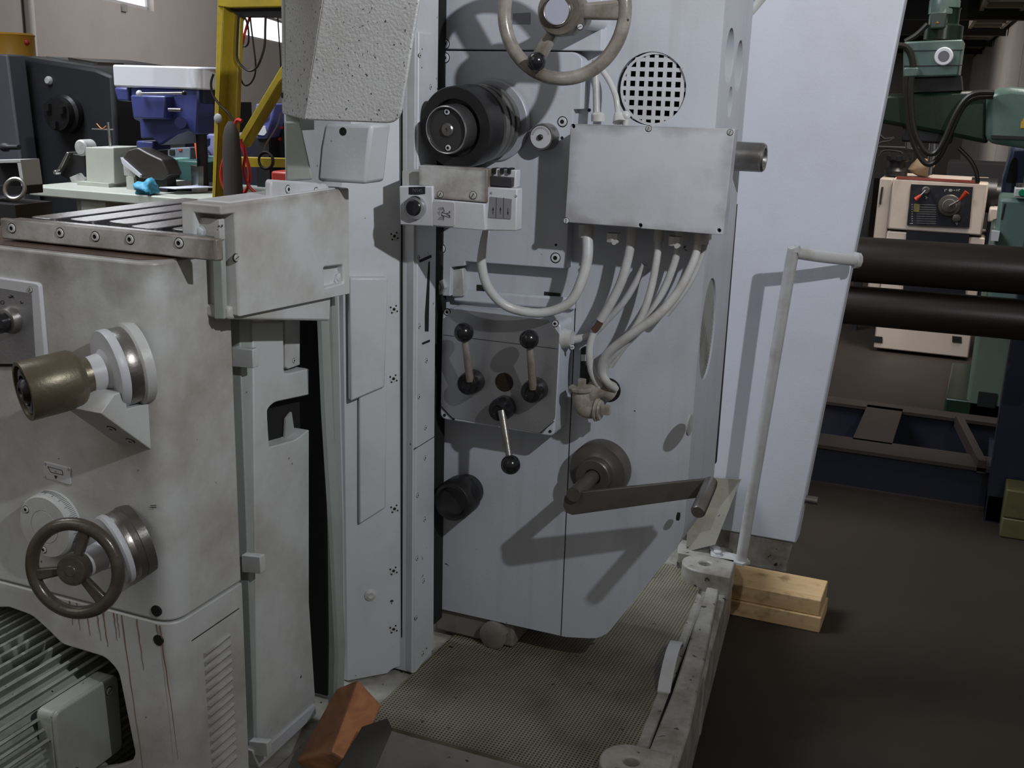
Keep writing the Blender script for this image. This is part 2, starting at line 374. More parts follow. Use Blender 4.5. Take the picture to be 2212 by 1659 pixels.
# ---- round black knob -----------------------------------------------------
p = PY(1012,1058,YH)
M().lathe(p, FR, [(.034,0),(.034,.02),(.0345,.022),(.041,.028),(.042,.075),(.038,.081),(.032,.081),(.028,.070),(.010,.064),(.002,.064)], 36).build('round_black_knob', [BLACKMET], MM)
# ---- crank ---------------------------------------------------------------
cp = PY(1302,1010,YH)
cr = M().lathe(cp, FR, [(.058,0),(.058,.030),(.055,.034),(.040,.036),(.034,.040),(.034,.060),(.032,.062),(.016,.062),(.015,.054)], 40).build('crank', [DARKMET], MM)
M().cyl(cp+V(0,-.05,0), cp+V(0,-.166,0), .0135, n=20).build('crank_shaft', [DARKMET], cr)
YA = YH-.158
a = [PY(1219,1072,YA), PY(1216,1093,YA), PY(1223,1108,YA), PY(1236,1113,YA), PY(1525,1073,YA+.01), PY(1535,1034,YA+.01), PY(1227,1066,YA)]
M().prism(a, (0,.010,0)).build('crank_arm', [DARKMET], cr, bevel=.0015)
g0 = PY(1533,1048,YA+.004); g1 = PY(1507,1107,YA-.085)
M().lathe(g0, g1-g0, [(.0115,-.01),(.0125,0),(.0125,(g1-g0).length-.004),(.0105,(g1-g0).length)], 18).build('crank_grip', [STEEL], cr)
# ---- upper handwheel -------------------------------------------------------
YW = 1.76
wc = PY(1217,26,YW); k = pxm(wc)
hw = M().torus(wc, FR, 139*k, 15*k, 72, 14).build('upper_handwheel', [P_WHEEL], MM)
hb = M().lathe(wc+V(0,.02,0), FR, [(44*k,0),(52*k,.006),(52*k,.032),(48*k,.042),(34*k,.043),(33*k,.047)], 36)
hbo = hb.build('handwheel_hub', [P_HUB], hw)
M().lathe(wc+V(0,-.022,0), FR, [(31*k,0),(31*k,.004),(29*k,.009),(27*k,.008)], 36).build('hub_cap', [BRIGHT], hw)
M().lathe(wc+V(0,-.022,0), FR, [(27*k,0),(27*k,.0085),(0,.0085)], 36).build('hub_cap_face', [plain('lilac_cap', (.36,.37,.46), .4)], hw)
for a in (2, 122, 240):
    d = V(math.cos(math.radians(a)), 0, math.sin(math.radians(a))); s = V(-d.z, 0, d.x)
    A = wc+d*44*k+V(0,.002,0); B = wc+d*134*k
    wA, wB = 17*k, 21*k
    if a == 240: wA, wB = 13*k, 16*k
    M().hexa([A-s*wA+V(0,.010,0), A+s*wA+V(0,.010,0), B+s*wB+V(0,.008,0), B-s*wB+V(0,.008,0), A-s*wA-V(0,.010,0), A+s*wA-V(0,.010,0), B+s*wB-V(0,.008,0), B-s*wB-V(0,.008,0)]).build('spoke', [P_WHEEL], hw, bevel=.005, seg=3)
M().cyl(wc+V(0,.01,0), V(wc.x, YP, wc.z)+V(0,.01,0), .021, n=24).build('handwheel_shaft', [P_GREY], hw)
kp = PY(1159,133,YW-.028)
M().cyl(kp+V(0,.028,0), kp, .006, n=12).sphere(kp, 21*k, 22).build('ball_knob', [BLACK], hw)
for x, y in ((1253,58),(1185,8)): fy(SLOT, 'slotted_screw', hw, x, y, YW-.022, 6)
fy(HOLE, 'screw_hole', hw, 1191, 72, YW-.0215, 5)
slab([(1108,29),(1145,27),(1145,52),(1107,52)], YP-.001, .003).build('lilac_label', [plain('lilac_label', (.19,.19,.24), .5)], up)
# ---- cutter spindle -----------------------------------------------------------
f0 = PY(1068,260,YP); ax_ = (PY(963,281,1.752)-f0).normalized()
sp = M().lathe(f0, ax_, [(.074,0),(.074,.008),(.072,.010),(.060,.010)], 48).build('spindle_flange', [plain('lilac_flange', (.36,.37,.41), .45)], MM)
for a, nm in ((48, 'slotted_screw'),(-20, 'slotted_screw')):
    q = f0 + V(math.cos(math.radians(a))*.064, -.010, math.sin(math.radians(a))*.064) if True else f0
    if a == 48: place(SLOT, nm, sp, PY(1097,195,YP-.010), FR, .9, 9*pxm(q))
M().lathe(f0, ax_, [(.060,.008),(.060,.016),(.050,.017),(.050,.024),(.067,.025),(.067,.036),(.054,.037),(.054,.045),(.068,.046),(.068,.056),(.055,.057),(.055,.064),(.069,.065),(.069,.078),(.056,.079),(.056,.086)], 56).build('stepped_pulley', [paint('dark_ribbed_steel', (.13,.13,.125), (.05,.045,.04), .8, .75, rough=.34, metal=.15, scale=14)], sp)
M().lathe(f0, ax_, [(.050,.084),(.062,.086),(.071,.090),(.071,.136),(.0695,.139),(.050,.139),(.049,.128),(.0,.128)], 64).build('black_disc', [BLACKMET], sp)
M().lathe(f0, ax_, [(.040,.125),(.0415,.128),(.0415,.164),(.040,.168),(.0375,.168),(.0365,.163),(.0,.163)], 56).build('spindle_nose', [paint('dark_grey_steel', (.045,.045,.047), (.03,.027,.024), .7, .75, rough=.45, metal=.2, scale=14)], sp)
M().lathe(f0, ax_, [(.0118,.160),(.0118,.165),(.010,.167),(.003,.167),(.002,.164)], 24).build('centre_button', [STEEL], sp)
M().torus(f0+ax_*.168, ax_, .0395, .0014, 56, 8).build('bright_rim', [BRIGHT], sp)
for x, y in ((957,241),(962,322)): place(SOCK, 'socket_screw', sp, f0+ax_*.1634+(V(0,0,1)-ax_*ax_.z).normalized()*(281-y)*pxm(f0)*.88, ax_, .3, .0052)
q = PY(1045,206,1.825); M().lathe(q+V(0,.02,0), V(.35,-.2,.9), [(.016,-.012),(.016,.006),(.009,.010)], 4).build('rusty_clip', [paint('rusty', (.10,.055,.03), (.04,.02,.015), .8)], sp)
# small dial on the plate
p = PY(1182,295,YP)
dl = M().lathe(p, FR, [(.024,0),(.024,.016),(.0235,.02),(.0225,.03),(.022,.031)], 36).build('small_dial', [STEEL], MM)
q = p+V(0,-.0312,0); M().lathe(q, FR, [(.0195,-.002),(.0195,.0008),(0,.0008)], 32).build('dial_face', [plain('dial_white', (.50,.50,.52), .4)], dl)
M().lathe(q, FR, [(.005,0),(.005,.004),(.003,.006)], 12).build('dial_pin', [BLACKMET], dl)
g = M()
for i in range(22):
    a = math.radians(20+i*7); d = V(math.cos(a),0,math.sin(a)); s = V(-d.z,0,d.x)*.00025; g.hexa([q+d*.0145-s+V(0,-.0009,0), q+d*.0145+s+V(0,-.0009,0), q+d*.018+s+V(0,-.0009,0), q+d*.018-s+V(0,-.0009,0)]+[q+d*.0145-s+V(0,-.0011,0), q+d*.0145+s+V(0,-.0011,0), q+d*.018+s+V(0,-.0011,0), q+d*.018-s+V(0,-.0011,0)])
g.build('dial_marks', [BLACKM], dl, kind='stuff')
# ---- push-button block under the spindle ---------------------------------------
YB = 1.70
sw = slab([(904,357),(1053,365),(1052,438),(936,429),(936,403),(904,401)], YB, .024).build('button_block', [P_EDGED], MM, bevel=.0015)
slab([(862,402),(934,402),(936,489),(864,486)], YB-.006, .03).build('button_housing', [P_BOX], sw, bevel=.002)
slab([(936,430.5),(1046,440),(1048,498),(936,489.5)], YB-.004, .026).build('lower_cover', [P_BOX], sw, bevel=.0015)
slab(rpx([(934,434),(982,437),(982,490),(934,487)], 5), YB-.0058, .003).build('pictogram_plate', [plain('pale_lilac_plate', (.42,.41,.43), .5)], sw, bevel=.0006)
M().box((PY(915,420,1.80).x,YB+.02,PY(1000,478,YB).z),(PY(985,420,1.80).x,YP+.01,PY(1000,380,YB).z)).build('block_mount', [P_GRIME], sw)
rb = slab([(1050,404),(1117,408),(1115,499),(1048,498)], YB+.004, .024).build('switch_box', [P_BOX], sw, bevel=.002)
slab([(1056,363),(1115,368),(1113,406),(1055,402)], YB+.02, .02).build('terminal_holder', [P_BOX], sw, bevel=.0015)
slab([(1059,380),(1106,384),(1105,404),(1058,401)], YB+.0105, .02).build('black_switch', [plain('charcoal_plastic', (.03,.03,.033), .5)], sw, bevel=.001)
for x in (1063, 1080, 1095): slab([(x,363),(x+7,364),(x+6,376),(x,375)], YB+.015, .02).build('contact_slot', [VOID], sw)
slab([(1059,425),(1105,430),(1103,473),(1055,470)], YB+.0025, .003).build('arrow_label', [plain('grey_label', (.20,.20,.21), .5)], sw)
g = M()
for x in (1072, 1088): slab([(x-.4,427),(x+.4,427),(x-.6,471),(x-1.4,471)], YB+.0022, .001, g)
for x, up_ in ((1065,1),(1081,1),(1097,0)):
    slab([(x-.5,449),(x+.5,449),(x+.3,463),(x-.7,463)], YB+.0022, .001, g)
    if up_: slab([(x-1.8,454),(x,447),(x+1.8,454)], YB+.0020, .001, g)
    else: slab([(x-1.8,458),(x+1.8,458),(x,465)], YB+.0020, .001, g)
g.build('arrow_print', [BLACKM], sw, kind='stuff')
g = M()      # line drawing on the pictogram plate: hatched socket with a Y shaped tool
def stroke(g, x0, y0, x1, y1, Y, wd=.45):
    a = PY(x0, y0, Y); b = PY(x1, y1, Y); d = (b-a).normalized(); n_ = V(-d.z, 0, d.x)*wd*pxm(a)
    g.hexa([a-n_, a+n_, b+n_, b-n_, a-n_-V(0,.0003,0), a+n_-V(0,.0003,0), b+n_-V(0,.0003,0), b-n_-V(0,.0003,0)])
for s in ((957,448,960,456),(960,456,955,458),(955,458,954,466),(954,466,959,467),(959,467,958,476),(955,459,970,462),(955,465,973,470),(966,461,972,456),(968,464,973,469),(972,456,972,461),(963,463,973,466)): stroke(g, *s, YB-.0061)
for i in range(5): stroke(g, 946+i*2, 453+i*.3, 950+i*2, 448, YB-.0061, .22); stroke(g, 946+i*2.2, 475, 951+i*2, 468, YB-.0061, .22); stroke(g, 944+i, 459+i*1.6, 951, 456+i*1.8, YB-.0061, .2)
g.build('pictogram_print', [BLACKM], sw, kind='stuff')
p = PY(899,448,YB-.006); r = 25*pxm(p)
bt = M().lathe(p, FR, [(r,0),(r,.006),(r*.93,.010),(r*.70,.010),(r*.68,.006)], 36).build('button_ring', [BRIGHT], sw)
M().lathe(p, FR, [(r*.68,.002),(r*.68,.012),(r*.6,.0145),(0,.015)], 32).build('black_button', [BLACK], sw)
slab([(883,404),(918,403),(918,419),(900,421),(883,420)], YB-.0068, .002).build('black_name_tag', [BLACKM], sw)
def text(s, par, pos, size, mat, nrm=FR, name='printed_text', roll=0, thick=.0003):
    c = bpy.data.curves.new('t', 'FONT'); c.body = s; c.size = size; c.extrude = thick; c.align_x = 'CENTER'; c.align_y = 'CENTER'
    o = bpy.data.objects.new('t', c); C.objects.link(o); bpy.context.view_layer.update()
    me = bpy.data.meshes.new_from_object(o.evaluated_get(bpy.context.evaluated_depsgraph_get())); bpy.data.objects.remove(o)
    me.materials.clear(); me.materials.append(mat); me.name = name
    n = bpy.data.objects.new(name, me); C.objects.link(n); n.parent = par; n.location = Vector(pos)-W[par.name]
    z = Vector(nrm).normalized(); x = Vector((0,0,1)).cross(z).normalized(); y = z.cross(x)
    mt = Matrix((x, y, z)).transposed() @ Matrix.Rotation(roll, 3, 'Z'); n.rotation_euler = mt.to_euler(); W[n.name] = Vector(pos); n['kind'] = 'stuff'
    return n
text('N145', sw, PY(902,412,YB-.0072), .0085, plain('tag_grey', (.10,.10,.11), .6))
for x, y, r in ((951,420,6.5),(1022,422,7.5)): fy(SLOTD, 'slotted_screw', sw, x, y, YB, r, 1.0)
for x, y in ((1061,417),(1114,424)): fy(SLOTD, 'slotted_screw', sw, x, y, YB+.004, 2.5, 1.4)
# ---- electrical box ---------------------------------------------------------------
YE = 1.845
eb = slab([(1233,268),(1587,279),(1562,508),(1220,480)], YE, .028).build('electrical_box', [P_EBOX], MM, bevel=.003, seg=3, cuts=[M().cyl(PY(x,y,YE)-V(0,.02,0), PY(x,y,YE)+V(0,.012,0), 4.5*pxm(PY(x,y,YE)), n=14) for x, y in ((1238,273),(1383,487),(1553,498))])
slab([(1243,272),(1573,283),(1551,499),(1232,474)], YE+.0285, .075).build('box_body', [P_GRIME], eb, bevel=.002)
for x, y, nm in ((1401,278,'s'),(1577,286,'s'),(1223,477,'s')): fy(SLOTD if x != 1223 else SLOT, 'slotted_screw', eb, x, y, YE, 6, 1.2 if x != 1223 else 1.5)
for x, y in ((1238,273),(1383,487),(1553,498)): fy(HOLE, 'screw_hole', eb, x, y, YE+.011, 5)
# ---- conduits -----------------------------------------------------------------------
YC = 1.90
def conduit(pts, r, nm='conduit', mat=None, par=MM):
    return M().tube([PY(x, y, Y) for x, y, Y in pts], [a*.00075 for a in r] if isinstance(r, list) else r*.00075, 14, 7).build(nm, [mat or P_CONDUIT], par)
conduit([(1052,494,1.80),(1044,530,1.80),(1041,575,1.80),(1057,625,1.81),(1098,663,1.83),(1168,676,1.85),(1228,655,1.86),(1257,605,1.87),(1269,550,1.88),(1267,485,1.89)], [9,10,11.5,11.5,11.5,11.5,12,13,13.5,14])
M().cyl(PY(1266,484,1.89), PY(1267,512,1.89), .0135, n=18).build('conduit_gland', [P_CONDUIT], MM)
conduit([(1365,492,1.90),(1361,535,1.90),(1345,600,1.90),(1322,650,1.90),(1297,692,1.90)], 11.5, 'cut_conduit_sleeve')
M().tube([PY(x,y,Y) for x,y,Y in ((1299,690,1.90),(1291,704,1.90),(1283,714,1.90))], .0068, 10, 4).build('brown_cable', [BROWN], MM)
conduit([(1289,703,1.905),(1274,750,1.90),(1278,800,1.90),(1296,835,1.91)], [9,9,9.5,10])
conduit([(1392,572,1.925),(1372,612,1.925),(1345,655,1.925),(1308,695,1.925),(1282,721,1.925),(1250,732,1.925),(1232,733,1.925)], [8.5,8.5,8.5,8.5,8,11,12])
conduit([(1424,496,1.905),(1420,550,1.90),(1406,625,1.895),(1383,690,1.89),(1345,745,1.89),(1312,785,1.895),(1306,815,1.90),(1320,838,1.92)], 9)
conduit([(1470,500,1.91),(1459,560,1.91),(1432,630,1.91),(1395,690,1.905),(1350,745,1.90),(1318,790,1.90)], 9)
conduit([(1512,508,1.90),(1498,565,1.89),(1465,630,1.88),(1420,682,1.87),(1360,725,1.87),(1312,765,1.88),(1300,800,1.89),(1312,826,1.90),(1330,840,1.925)], [9,10,11,11.5,11.5,11.5,10.5,9.5,9])
conduit([(1528,510,1.915),(1505,580,1.915),(1478,630,1.91),(1440,680,1.905)], 7)
for x, w_ in ((1365,12),(1424,10),(1470,12),(1516,15)):
    t0 = PY(x, 490+(x-1365)*.06, 1.90); M().cyl(t0, t0-V(0,0,.022), w_*.0009, n=16).build('conduit_gland', [P_CONDUIT], MM)
for x, y, rr in ((1326,515,9),(1460,522,9)):
    t0 = PY(x, y-12, 1.89); M().cyl(t0, t0-V(0,0,.016), .013, n=8).cyl(t0+V(.008,-.008,-.014), t0+V(.008,-.022,-.014), .0045, n=10).build('cable_clamp', [P_CONDUIT], MM)
# boss where a conduit enters the lever panel
p = PY(1213,730,1.905); M().cyl(p, PY(1236,732,1.905), .021, .016, n=20).build('conduit_boss', [P_CONDUIT], MM)
fy(SLOT, 'slotted_screw', MM, 1236, 750, 1.90, 5.5)
# elbow with square plugs
pe = PY(1255,870,1.89)
el = M().tube([PY(1255,838,1.89), PY(1256,868,1.89), PY(1266,884,1.89), PY(1292,885,1.89)], .0165, 20, 6).build('pipe_elbow', [P_ELBOW], MM)
M().lathe(PY(1254,842,1.89), UP, [(.018,-.004),(.0225,0),(.0225,.004),(.019,.007)], 24).build('elbow_cap', [P_ELBOW], el)
q = PY(1257,830,1.89); M().box(q-V(.006,.006,.006), q+V(.006,.006,.010)).build('square_plug', [P_ELBOW], el)
M().lathe(PY(1288,885,1.89), RT, [(.019,-.002),(.022,.0),(.022,.003),(.018,.005),(.020,.007),(.018,.010)], 20).build('elbow_nut', [P_ELBOW], el)
q = PY(1311,886,1.89); M().box(q-V(.010,.007,.008), q+V(.006,.007,.008)).build('square_plug', [P_ELBOW], el)
M().tube([PY(1272,868,1.915), PY(1281,846,1.915), PY(1300,838,1.925), PY(1318,846,1.94)], [.014,.018,.019,.02], 20, 6).build('cable_inlet', [P_ELBOW], el)
p = PY(1316,842,YH); M().lathe(p, FR, [(.023,-.01),(.023,.002),(.021,.003),(.0205,.0015)], 24).build('inlet_hole', [VOID], MM)
slab([(1254,752),(1268,752),(1266,836),(1251,832)], 1.925, .02).build('cable_shield', [BLACKM], MM, bevel=.002)
slab([(1255,766),(1266,766),(1265,780),(1255,780)], 1.9235, .004).build('pale_tag', [P_BOX], MM)
# cords above the box
conduit([(1300,150,1.93),(1318,178,1.92),(1330,208,1.905),(1334,235,1.90),(1337,262,1.89)], 7)
M().cyl(PY(1338,264,1.885), PY(1337,246,1.89), .012, .009, n=16).build('conduit_gland', [P_CONDUIT], MM)
q = PY(1352,250,1.89); M().cyl(q+V(0,0,-.018), q+V(0,0,0), .006, n=12).sphere(q, .0085, 12).build('gland_bolt', [P_CONDUIT], MM)
M().cyl(PY(1292,262,1.90), PY(1292,248,1.90), .0125, n=18).sphere(PY(1292,249,1.90), .0125, 16, sq=.5).build('pipe_stub', [P_CONDUIT], MM)
M().cyl(PY(1289,248,1.915), PY(1286,130,1.93), .0062, n=12).build('feed_rod', [P_GRIME], MM)
# ---- column ---------------------------------------------------------------------------
ZT = 1.78
CN = V(.728,-.685,0); CP = V(-1.049,1.705,0)
def PC(x, y, off=0):
    d = ray(x, y); return CAM + d*((CP+CN*off-CAM).dot(CN)/d.dot(CN))
def colring(z): return [V(-1.092,1.725,z), V(-1.066,1.708,z), V(-1.049,1.705,z), V(-.976,1.783,z), V(-.970,1.787,z), V(-.945,1.779,z), V(-.945,1.868,z), V(-.995,1.868,z), V(-1.0,1.90,z), V(-1.30,1.90,z)]
zb = .345
q = PC(862,1472); arc = M().cyl(q-CN*.06, q+CN*.06, .034, n=24)
col = M().loft([colring(zb), colring(ZT)]).build('column', [P_GREY], MM, bevel=.003, cuts=[arc])
def cpad(poly, off, nm): return M().prism([PC(x,y,off) for x,y in poly], -CN*(off+.004)).build(nm, [P_GREY], MM, bevel=.0035)
cpad([(755,600),(757,868),(832,836),(838,600)], .018, 'column_pad')
cpad([(776,800),(776,1134),(834,1097),(836,800)], .010, 'column_pad')
strip = slabx([(896,1456),(937,1402),(939,955),(945,100),(938,74),(905,68)], -.94, .05).build('way_strip', [P_GREY], MM, bevel=.002)
slabx([(897,968.5),(943,940),(943,941.4),(897,970)], -.9396, .002).build('strip_joint', [VOID], strip)
slabx([(869,1455),(869,-60),(870.2,-60),(870.2,1455)], -.9688, .003).build('column_joint', [VOID], col)
slabx([(918,680),(926,565),(929,565),(926,716),(918,716)], -.9395, .004).build('groove', [VOID], strip)
slabx([(908,562),(932,551),(933,556),(908,567)], -.938, .004).build('groove_end', [VOID], strip)
slabx([(913,741),(929,734),(929,738),(914,744)], -.938, .004).build('groove_end', [VOID], strip)
for x, y in ((907,120),(930,188),(905,556),(906,705),(921,779),(905,857),(919,924),(918,989),(902,1070),(917,1122),(901,1206),(915,1255),(899,1335),(913,1412)): fx(SOCKK, 'socket_screw', strip, x, y, -.94, 4.6)
for x, y in ((912,106),(911,146)): fx(HOLE, 'screw_hole', strip, x, y, -.94, 1.8)
STAR = M().lathe((0,0,0), UP, [(1.1,-.3),(1.1,.05),(.9,.1),(.45,.1),(.4,.06,1)], 16)
for a in range(4):
    d = V(math.cos(a*PI/2+.6), math.sin(a*PI/2+.6), 0); STAR.cyl(d*1.15+V(0,0,-.2), d*1.15+V(0,0,.12), .26, n=8, m=1)
STAR = STAR.mesh('pinned_plug', [P_KNEE, VOID])
for x, y in ((852,510),(851,668),(850,818),(852,1099),(850,1233),(850,1359)): p = PC(x, y); place(STAR, 'pinned_plug', col, p, CN, .4, 7.5*pxm(p))
q = PC(800,1285); M().lathe(q, CN, [(.013,-.004),(.012,.002),(.006,.0045),(.002,.003)], 18).build('dented_plug', [P_KNEE], col)
# light hex stop is below; black filler paints in the shade behind the strip
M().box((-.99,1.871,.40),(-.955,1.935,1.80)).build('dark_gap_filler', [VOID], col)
# way covers at the column's left
for i, (x, y0, y1, wd, mt) in enumerate(((689,1.545,1.575,.008,P_GREEN),(700,1.575,1.60,.020,P_GREEN),(716,1.60,1.625,.008,P_GREY),(722,1.61,1.625,.006,P_GREY))):
    pts = []
    for zz, dy in ((1.16,0),(.95,.004),(.72,.0),(.5,.006),(.352,.004)): pts.append((zz, dy))
    xx = PY(x, 1000, y0).x; g = M(); ring = []
    bow = (0,.006,.018,.026,.018) if i == 0 else (0,.002,.005,.004,0)
    for (zz, dy), b_ in zip(pts, bow): ring.append([V(xx+b_,y0,zz),V(xx+wd+b_,y0,zz),V(xx+wd+b_-.004,y1,zz),V(xx+b_-.004,y1,zz)])
    g.loft(ring).build('way_cover_strip', [mt], MM, smooth=20)
# panel between knee and column
xd = -1.035
def win(poly, X, d): return M().prism([PX(x,y,X)+V(.02,0,0) for x,y in poly], (-d-.02,0,0))
dp = slabx([(546,696),(668,696),(668,1000),(668,1300),(682,1518),(590,1606),(556,1640)], xd, .05).build('side_panel', [P_KNEE], MM, bevel=.002,
    cuts=[win(rpx([(612,690),(672,690),(672,795),(630,806),(614,806)], [0,0,0,5,5]), xd, .03), win(rpx([(577,885),(592,869),(672,852),(672,925),(640,950),(582,966)], [8,14,0,0,8,6]), xd, .03)])
slabx([(616,690),(648,690),(648,788),(622,797),(617,792)], xd-.012, .008).build('recess_bar', [P_KNEE], dp, bevel=.001)
fx(SOCKK, 'socket_screw', dp, 635, 779, xd-.012, 4.5)
slabx([(614,690),(660,690),(660,806),(614,806)], xd-.0285, .003).build('recess_back', [VOID], dp); slabx([(578,870),(658,855),(655,960),(580,965)], xd-.0285, .003).build('window_back', [VOID], dp)
slabx([(618,905),(630,890),(636,930),(616,945)], xd-.022, .004).build('inner_lever', [P_GREEN], dp)
M().box((-1.16,1.632,.35),(-1.050,1.645,1.22)).build('gap_shade_sheet', [VOID], MM)  # black sheet paints in the shade of the gap beside the panel
M().prism([PX(x,y,-1.03) for x,y in ((545,1622),(583,1607),(682,1520),(684,1543),(592,1630),(560,1660))], (-.06,0,0)).build('panel_foot', [P_BOX], MM, bevel=.002)
# strip between knee and the panel with clips
M().loft([[V(-1.10,1.384,z),V(-1.038,1.384,z),V(-1.038,1.42,z),V(-1.12,1.42,z)] for z in (.20,1.16)]).build('way_edge_strip', [P_GREEN], MM, bevel=.002)
for x0, y0, x1, y1 in ((500,751,546,793),(521,1199,562,1237),(537,1601,577,1632)):
    slab([(x0,y0),(x1,y0+4),(x1+1,y1+3),(x0+1,y1)], 1.372, .014).build('clip', [P_KNEE], MM, bevel=.0015)
# ---- splash box at the table end ----------------------------------------------------------
XB = -.95
bx = [(487,444),(600,437),(752,430),(752,636),(487,690)]
b0 = PX(487,690,XB); yb = b0.y
zt = PX(487,442,XB).z
box = M()
pf = PY(390,440,yb); 
box.hexa([V(pf.x,yb,PX(487,690,XB).z),V(XB,yb,PX(487,690,XB).z),V(XB,1.565,PX(752,636,XB).z),V(pf.x,1.565,PX(752,636,XB).z),V(pf.x,yb,zt),V(XB,yb,zt),V(XB,1.565,zt),V(pf.x,1.565,zt)])
cutf = M().prism([PY(x,y,yb-.02) for x,y in ((398,700),(398,462),(476,470),(478,700))], (0,.05,0))
cutb = M().prism([PX(x,y,XB)+V(.02,0,0) for x,y in rpx([(699,577),(741,572),(743,611),(701,622)], 5)], (-.033,0,0))
sb = box.build('splash_box', [P_SPLASH], MM, cuts=[cutf, cutb], bevel=.006, seg=3)
slab(rpx([(400,466),(474,474),(476,520),(403,512)], 3), yb+.012, .012).build('splash_end_plate', [P_GRIME], sb, bevel=.002)
slab([(455,470),(476,474),(484,690),(462,690)], yb+.018, .01).build('splash_end_plate', [P_GREEN], sb, bevel=.002)
p = PY(433,500,yb+.012); place(HEX, 'hex_bolt', sb, p, FR, .3, .0065)
fx(SLOTD, 'slotted_screw', sb, 510, 557, XB, 8)
p = PX(728,598,XB-.012); place(HEX, 'hex_bolt', sb, p, V(1,-.2,0), .2, .0072); place(HEX, 'hex_bolt', sb, p+V(-.003,0,-.004), V(1,-.2,0), .2, .0085)
M().hexa([PX(495,690,XB-.01)+V(-.08,0,0), PX(495,690,XB-.01), PX(714,694,XB-.01), PX(714,694,XB-.01)+V(-.08,0,0), PX(495,662,XB-.01)+V(-.08,0,0), PX(495,662,XB-.01), PX(716,640,XB-.01), PX(716,640,XB-.01)+V(-.08,0,0)]).build('wedge_plate', [P_KNEE], MM, bevel=.004)
br = M(); slabx([(585,431),(586,392),(590,388),(706,396),(712,404),(706,442)], XB-.012, .012, br)
bk = br.build('corner_bracket', [P_BOX], MM, bevel=.003)
for x, y in ((622,409),(683,414)): fx(SOCK, 'socket_screw', bk, x, y, XB-.012, 8)
M().box((pf.x+.006,1.262,zt-.002),(-.956,1.55,zt+.002)).build('splash_lid', [P_BOX], sb, bevel=.002)
M().box((-1.10,1.55,1.16),(-1.062,1.74,zt-.02)).build('splash_mount', [P_GREY], sb)
# bracket sheet and slide block under the guard
M().hexa([PY(618,392,1.47),PY(676,388,1.47),PY(676,388,1.55),PY(618,392,1.55),PY(615,262,1.47),PY(648,262,1.47),PY(648,262,1.55),PY(615,262,1.55)]).build('guard_bracket', [P_GREEN], MM, bevel=.003)
slab([(690,320),(700,268),(805,268),(800,300),(790,398),(684,392)], 1.52, .06).build('slide_block', [P_GREY], MM, bevel=.006)
q = PY(745,272,1.55); M().box((q.x-.025,1.535,q.z-.01),(q.x+.02,1.575,1.73)).build('block_hanger', [P_GREY], MM)
q = PY(632,266,1.5); M().box((q.x-.005,1.49,q.z-.01),(q.x+.02,1.53,1.73)).build('bracket_hanger', [P_GREEN], MM)
fy(HOLE, 'screw_hole', MM, 741, 284, 1.52, 9)
# ---- guard ----------------------------------------------------------------------------------
t = .006
Yg = 1.40
top = [PY(607,-70,1.50), PY(709,-70,Yg), PY(916,-70,Yg+.0)]; bot = [PY(609,246,1.50), PY(655,259,Yg), PY(862,267,Yg)]
gm = M()
for i in (0,1):
    A, B, D, E = bot[i], bot[i+1], top[i+1], top[i]
    n_ = (B-A).cross(E-A).normalized()
    if n_.y < 0: n_ = -n_
    gm.hexa([A, B, B+n_*t, A+n_*t, E, D, D+n_*t, E+n_*t])
gm = M(); gm.hexa([bot[0], bot[1], bot[1]+V(0,t,0), bot[0]+V(.004,t,0), top[0], top[1], top[1]+V(0,t,0), top[0]+V(.004,t,0)])
gm.prism(rpoly([bot[1], bot[2], top[2], top[1]], [.004,.022,0,0], 6), (0,t,0))
gu = gm.build('sheet_guard', [P_GUARD], MM, bevel=.0025)
M().hexa([V(-1.06,1.41,1.70),V(-.90,1.41,1.70),V(-.98,1.79,1.70),V(-1.06,1.79,1.70),V(-1.06,1.41,1.78),V(-.90,1.41,1.78),V(-.98,1.79,1.78),V(-1.06,1.79,1.78)]).build('guard_arm', [P_GREY], MM, bevel=.003)
slab([(607,200),(613,200),(613,212),(607,211)], 1.4955, .006).build('guard_clip', [BLACKMET], gu)
# ---- base casting ---------------------------------------------------------------------------
bs = M().prism([V(-1.55,1.20,.20),V(-.315,1.20,.20),V(-.472,2.62,.20),V(-.60,3.15,.20),V(-1.35,3.15,.20),V(-1.55,2.6,.20)], (0,0,.142)).build('base_casting', [P_BASE], MM, bevel=.004)
def plan(pts, z0, z1, mm=None): return (mm or M()).prism([V(x,y,z0) for x,y in pts], (0,0,z1-z0))
plan([(-.424,1.66),(-.366,1.66),(-.378,1.80),(-.462,2.40),(-.492,2.40),(-.440,1.90)], .335, .372).build('base_rail', [P_BASE], MM, bevel=.004)
plan([(-.366,1.20),(-.318,1.20),(-.405,2.02),(-.425,2.02)], .23, .362).build('side_ledge', [P_BASE], MM, bevel=.005)
plan([(-.43,2.02),(-.402,2.02),(-.402,2.02),(-.455,2.40),(-.47,2.40)], .22, .345).build('side_rib', [P_BASE], MM, bevel=.004)
fl = plan([(-1.0,1.20),(-.45,1.20),(-.45,1.575),(-.76,1.575),(-.93,1.575),(-1.0,1.50)], .30, .356).build('front_flange', [P_SILL], MM, bevel=.004)
def lug(cx, cy, r, nm):
    pts = [(cx+r*math.cos(math.radians(a)), cy+r*math.sin(math.radians(a))) for a in range(90, 275, 12)] + [(cx+r*1.5, cy-r), (cx+r*1.3, cy+r)]
    z1 = .392 if nm == 'rear' else .375
    o = plan(pts, .33, z1).build('base_lug', [P_BASE], MM, bevel=.004, cuts=[M().cyl((cx+.004,cy,z1-.03),(cx+.004,cy,z1+.02), .014, n=18)])
    M().cyl((cx+.004,cy,z1-.0295),(cx+.004,cy,z1-.027), .0135, n=16).build('lug_hole', [VOID], o)
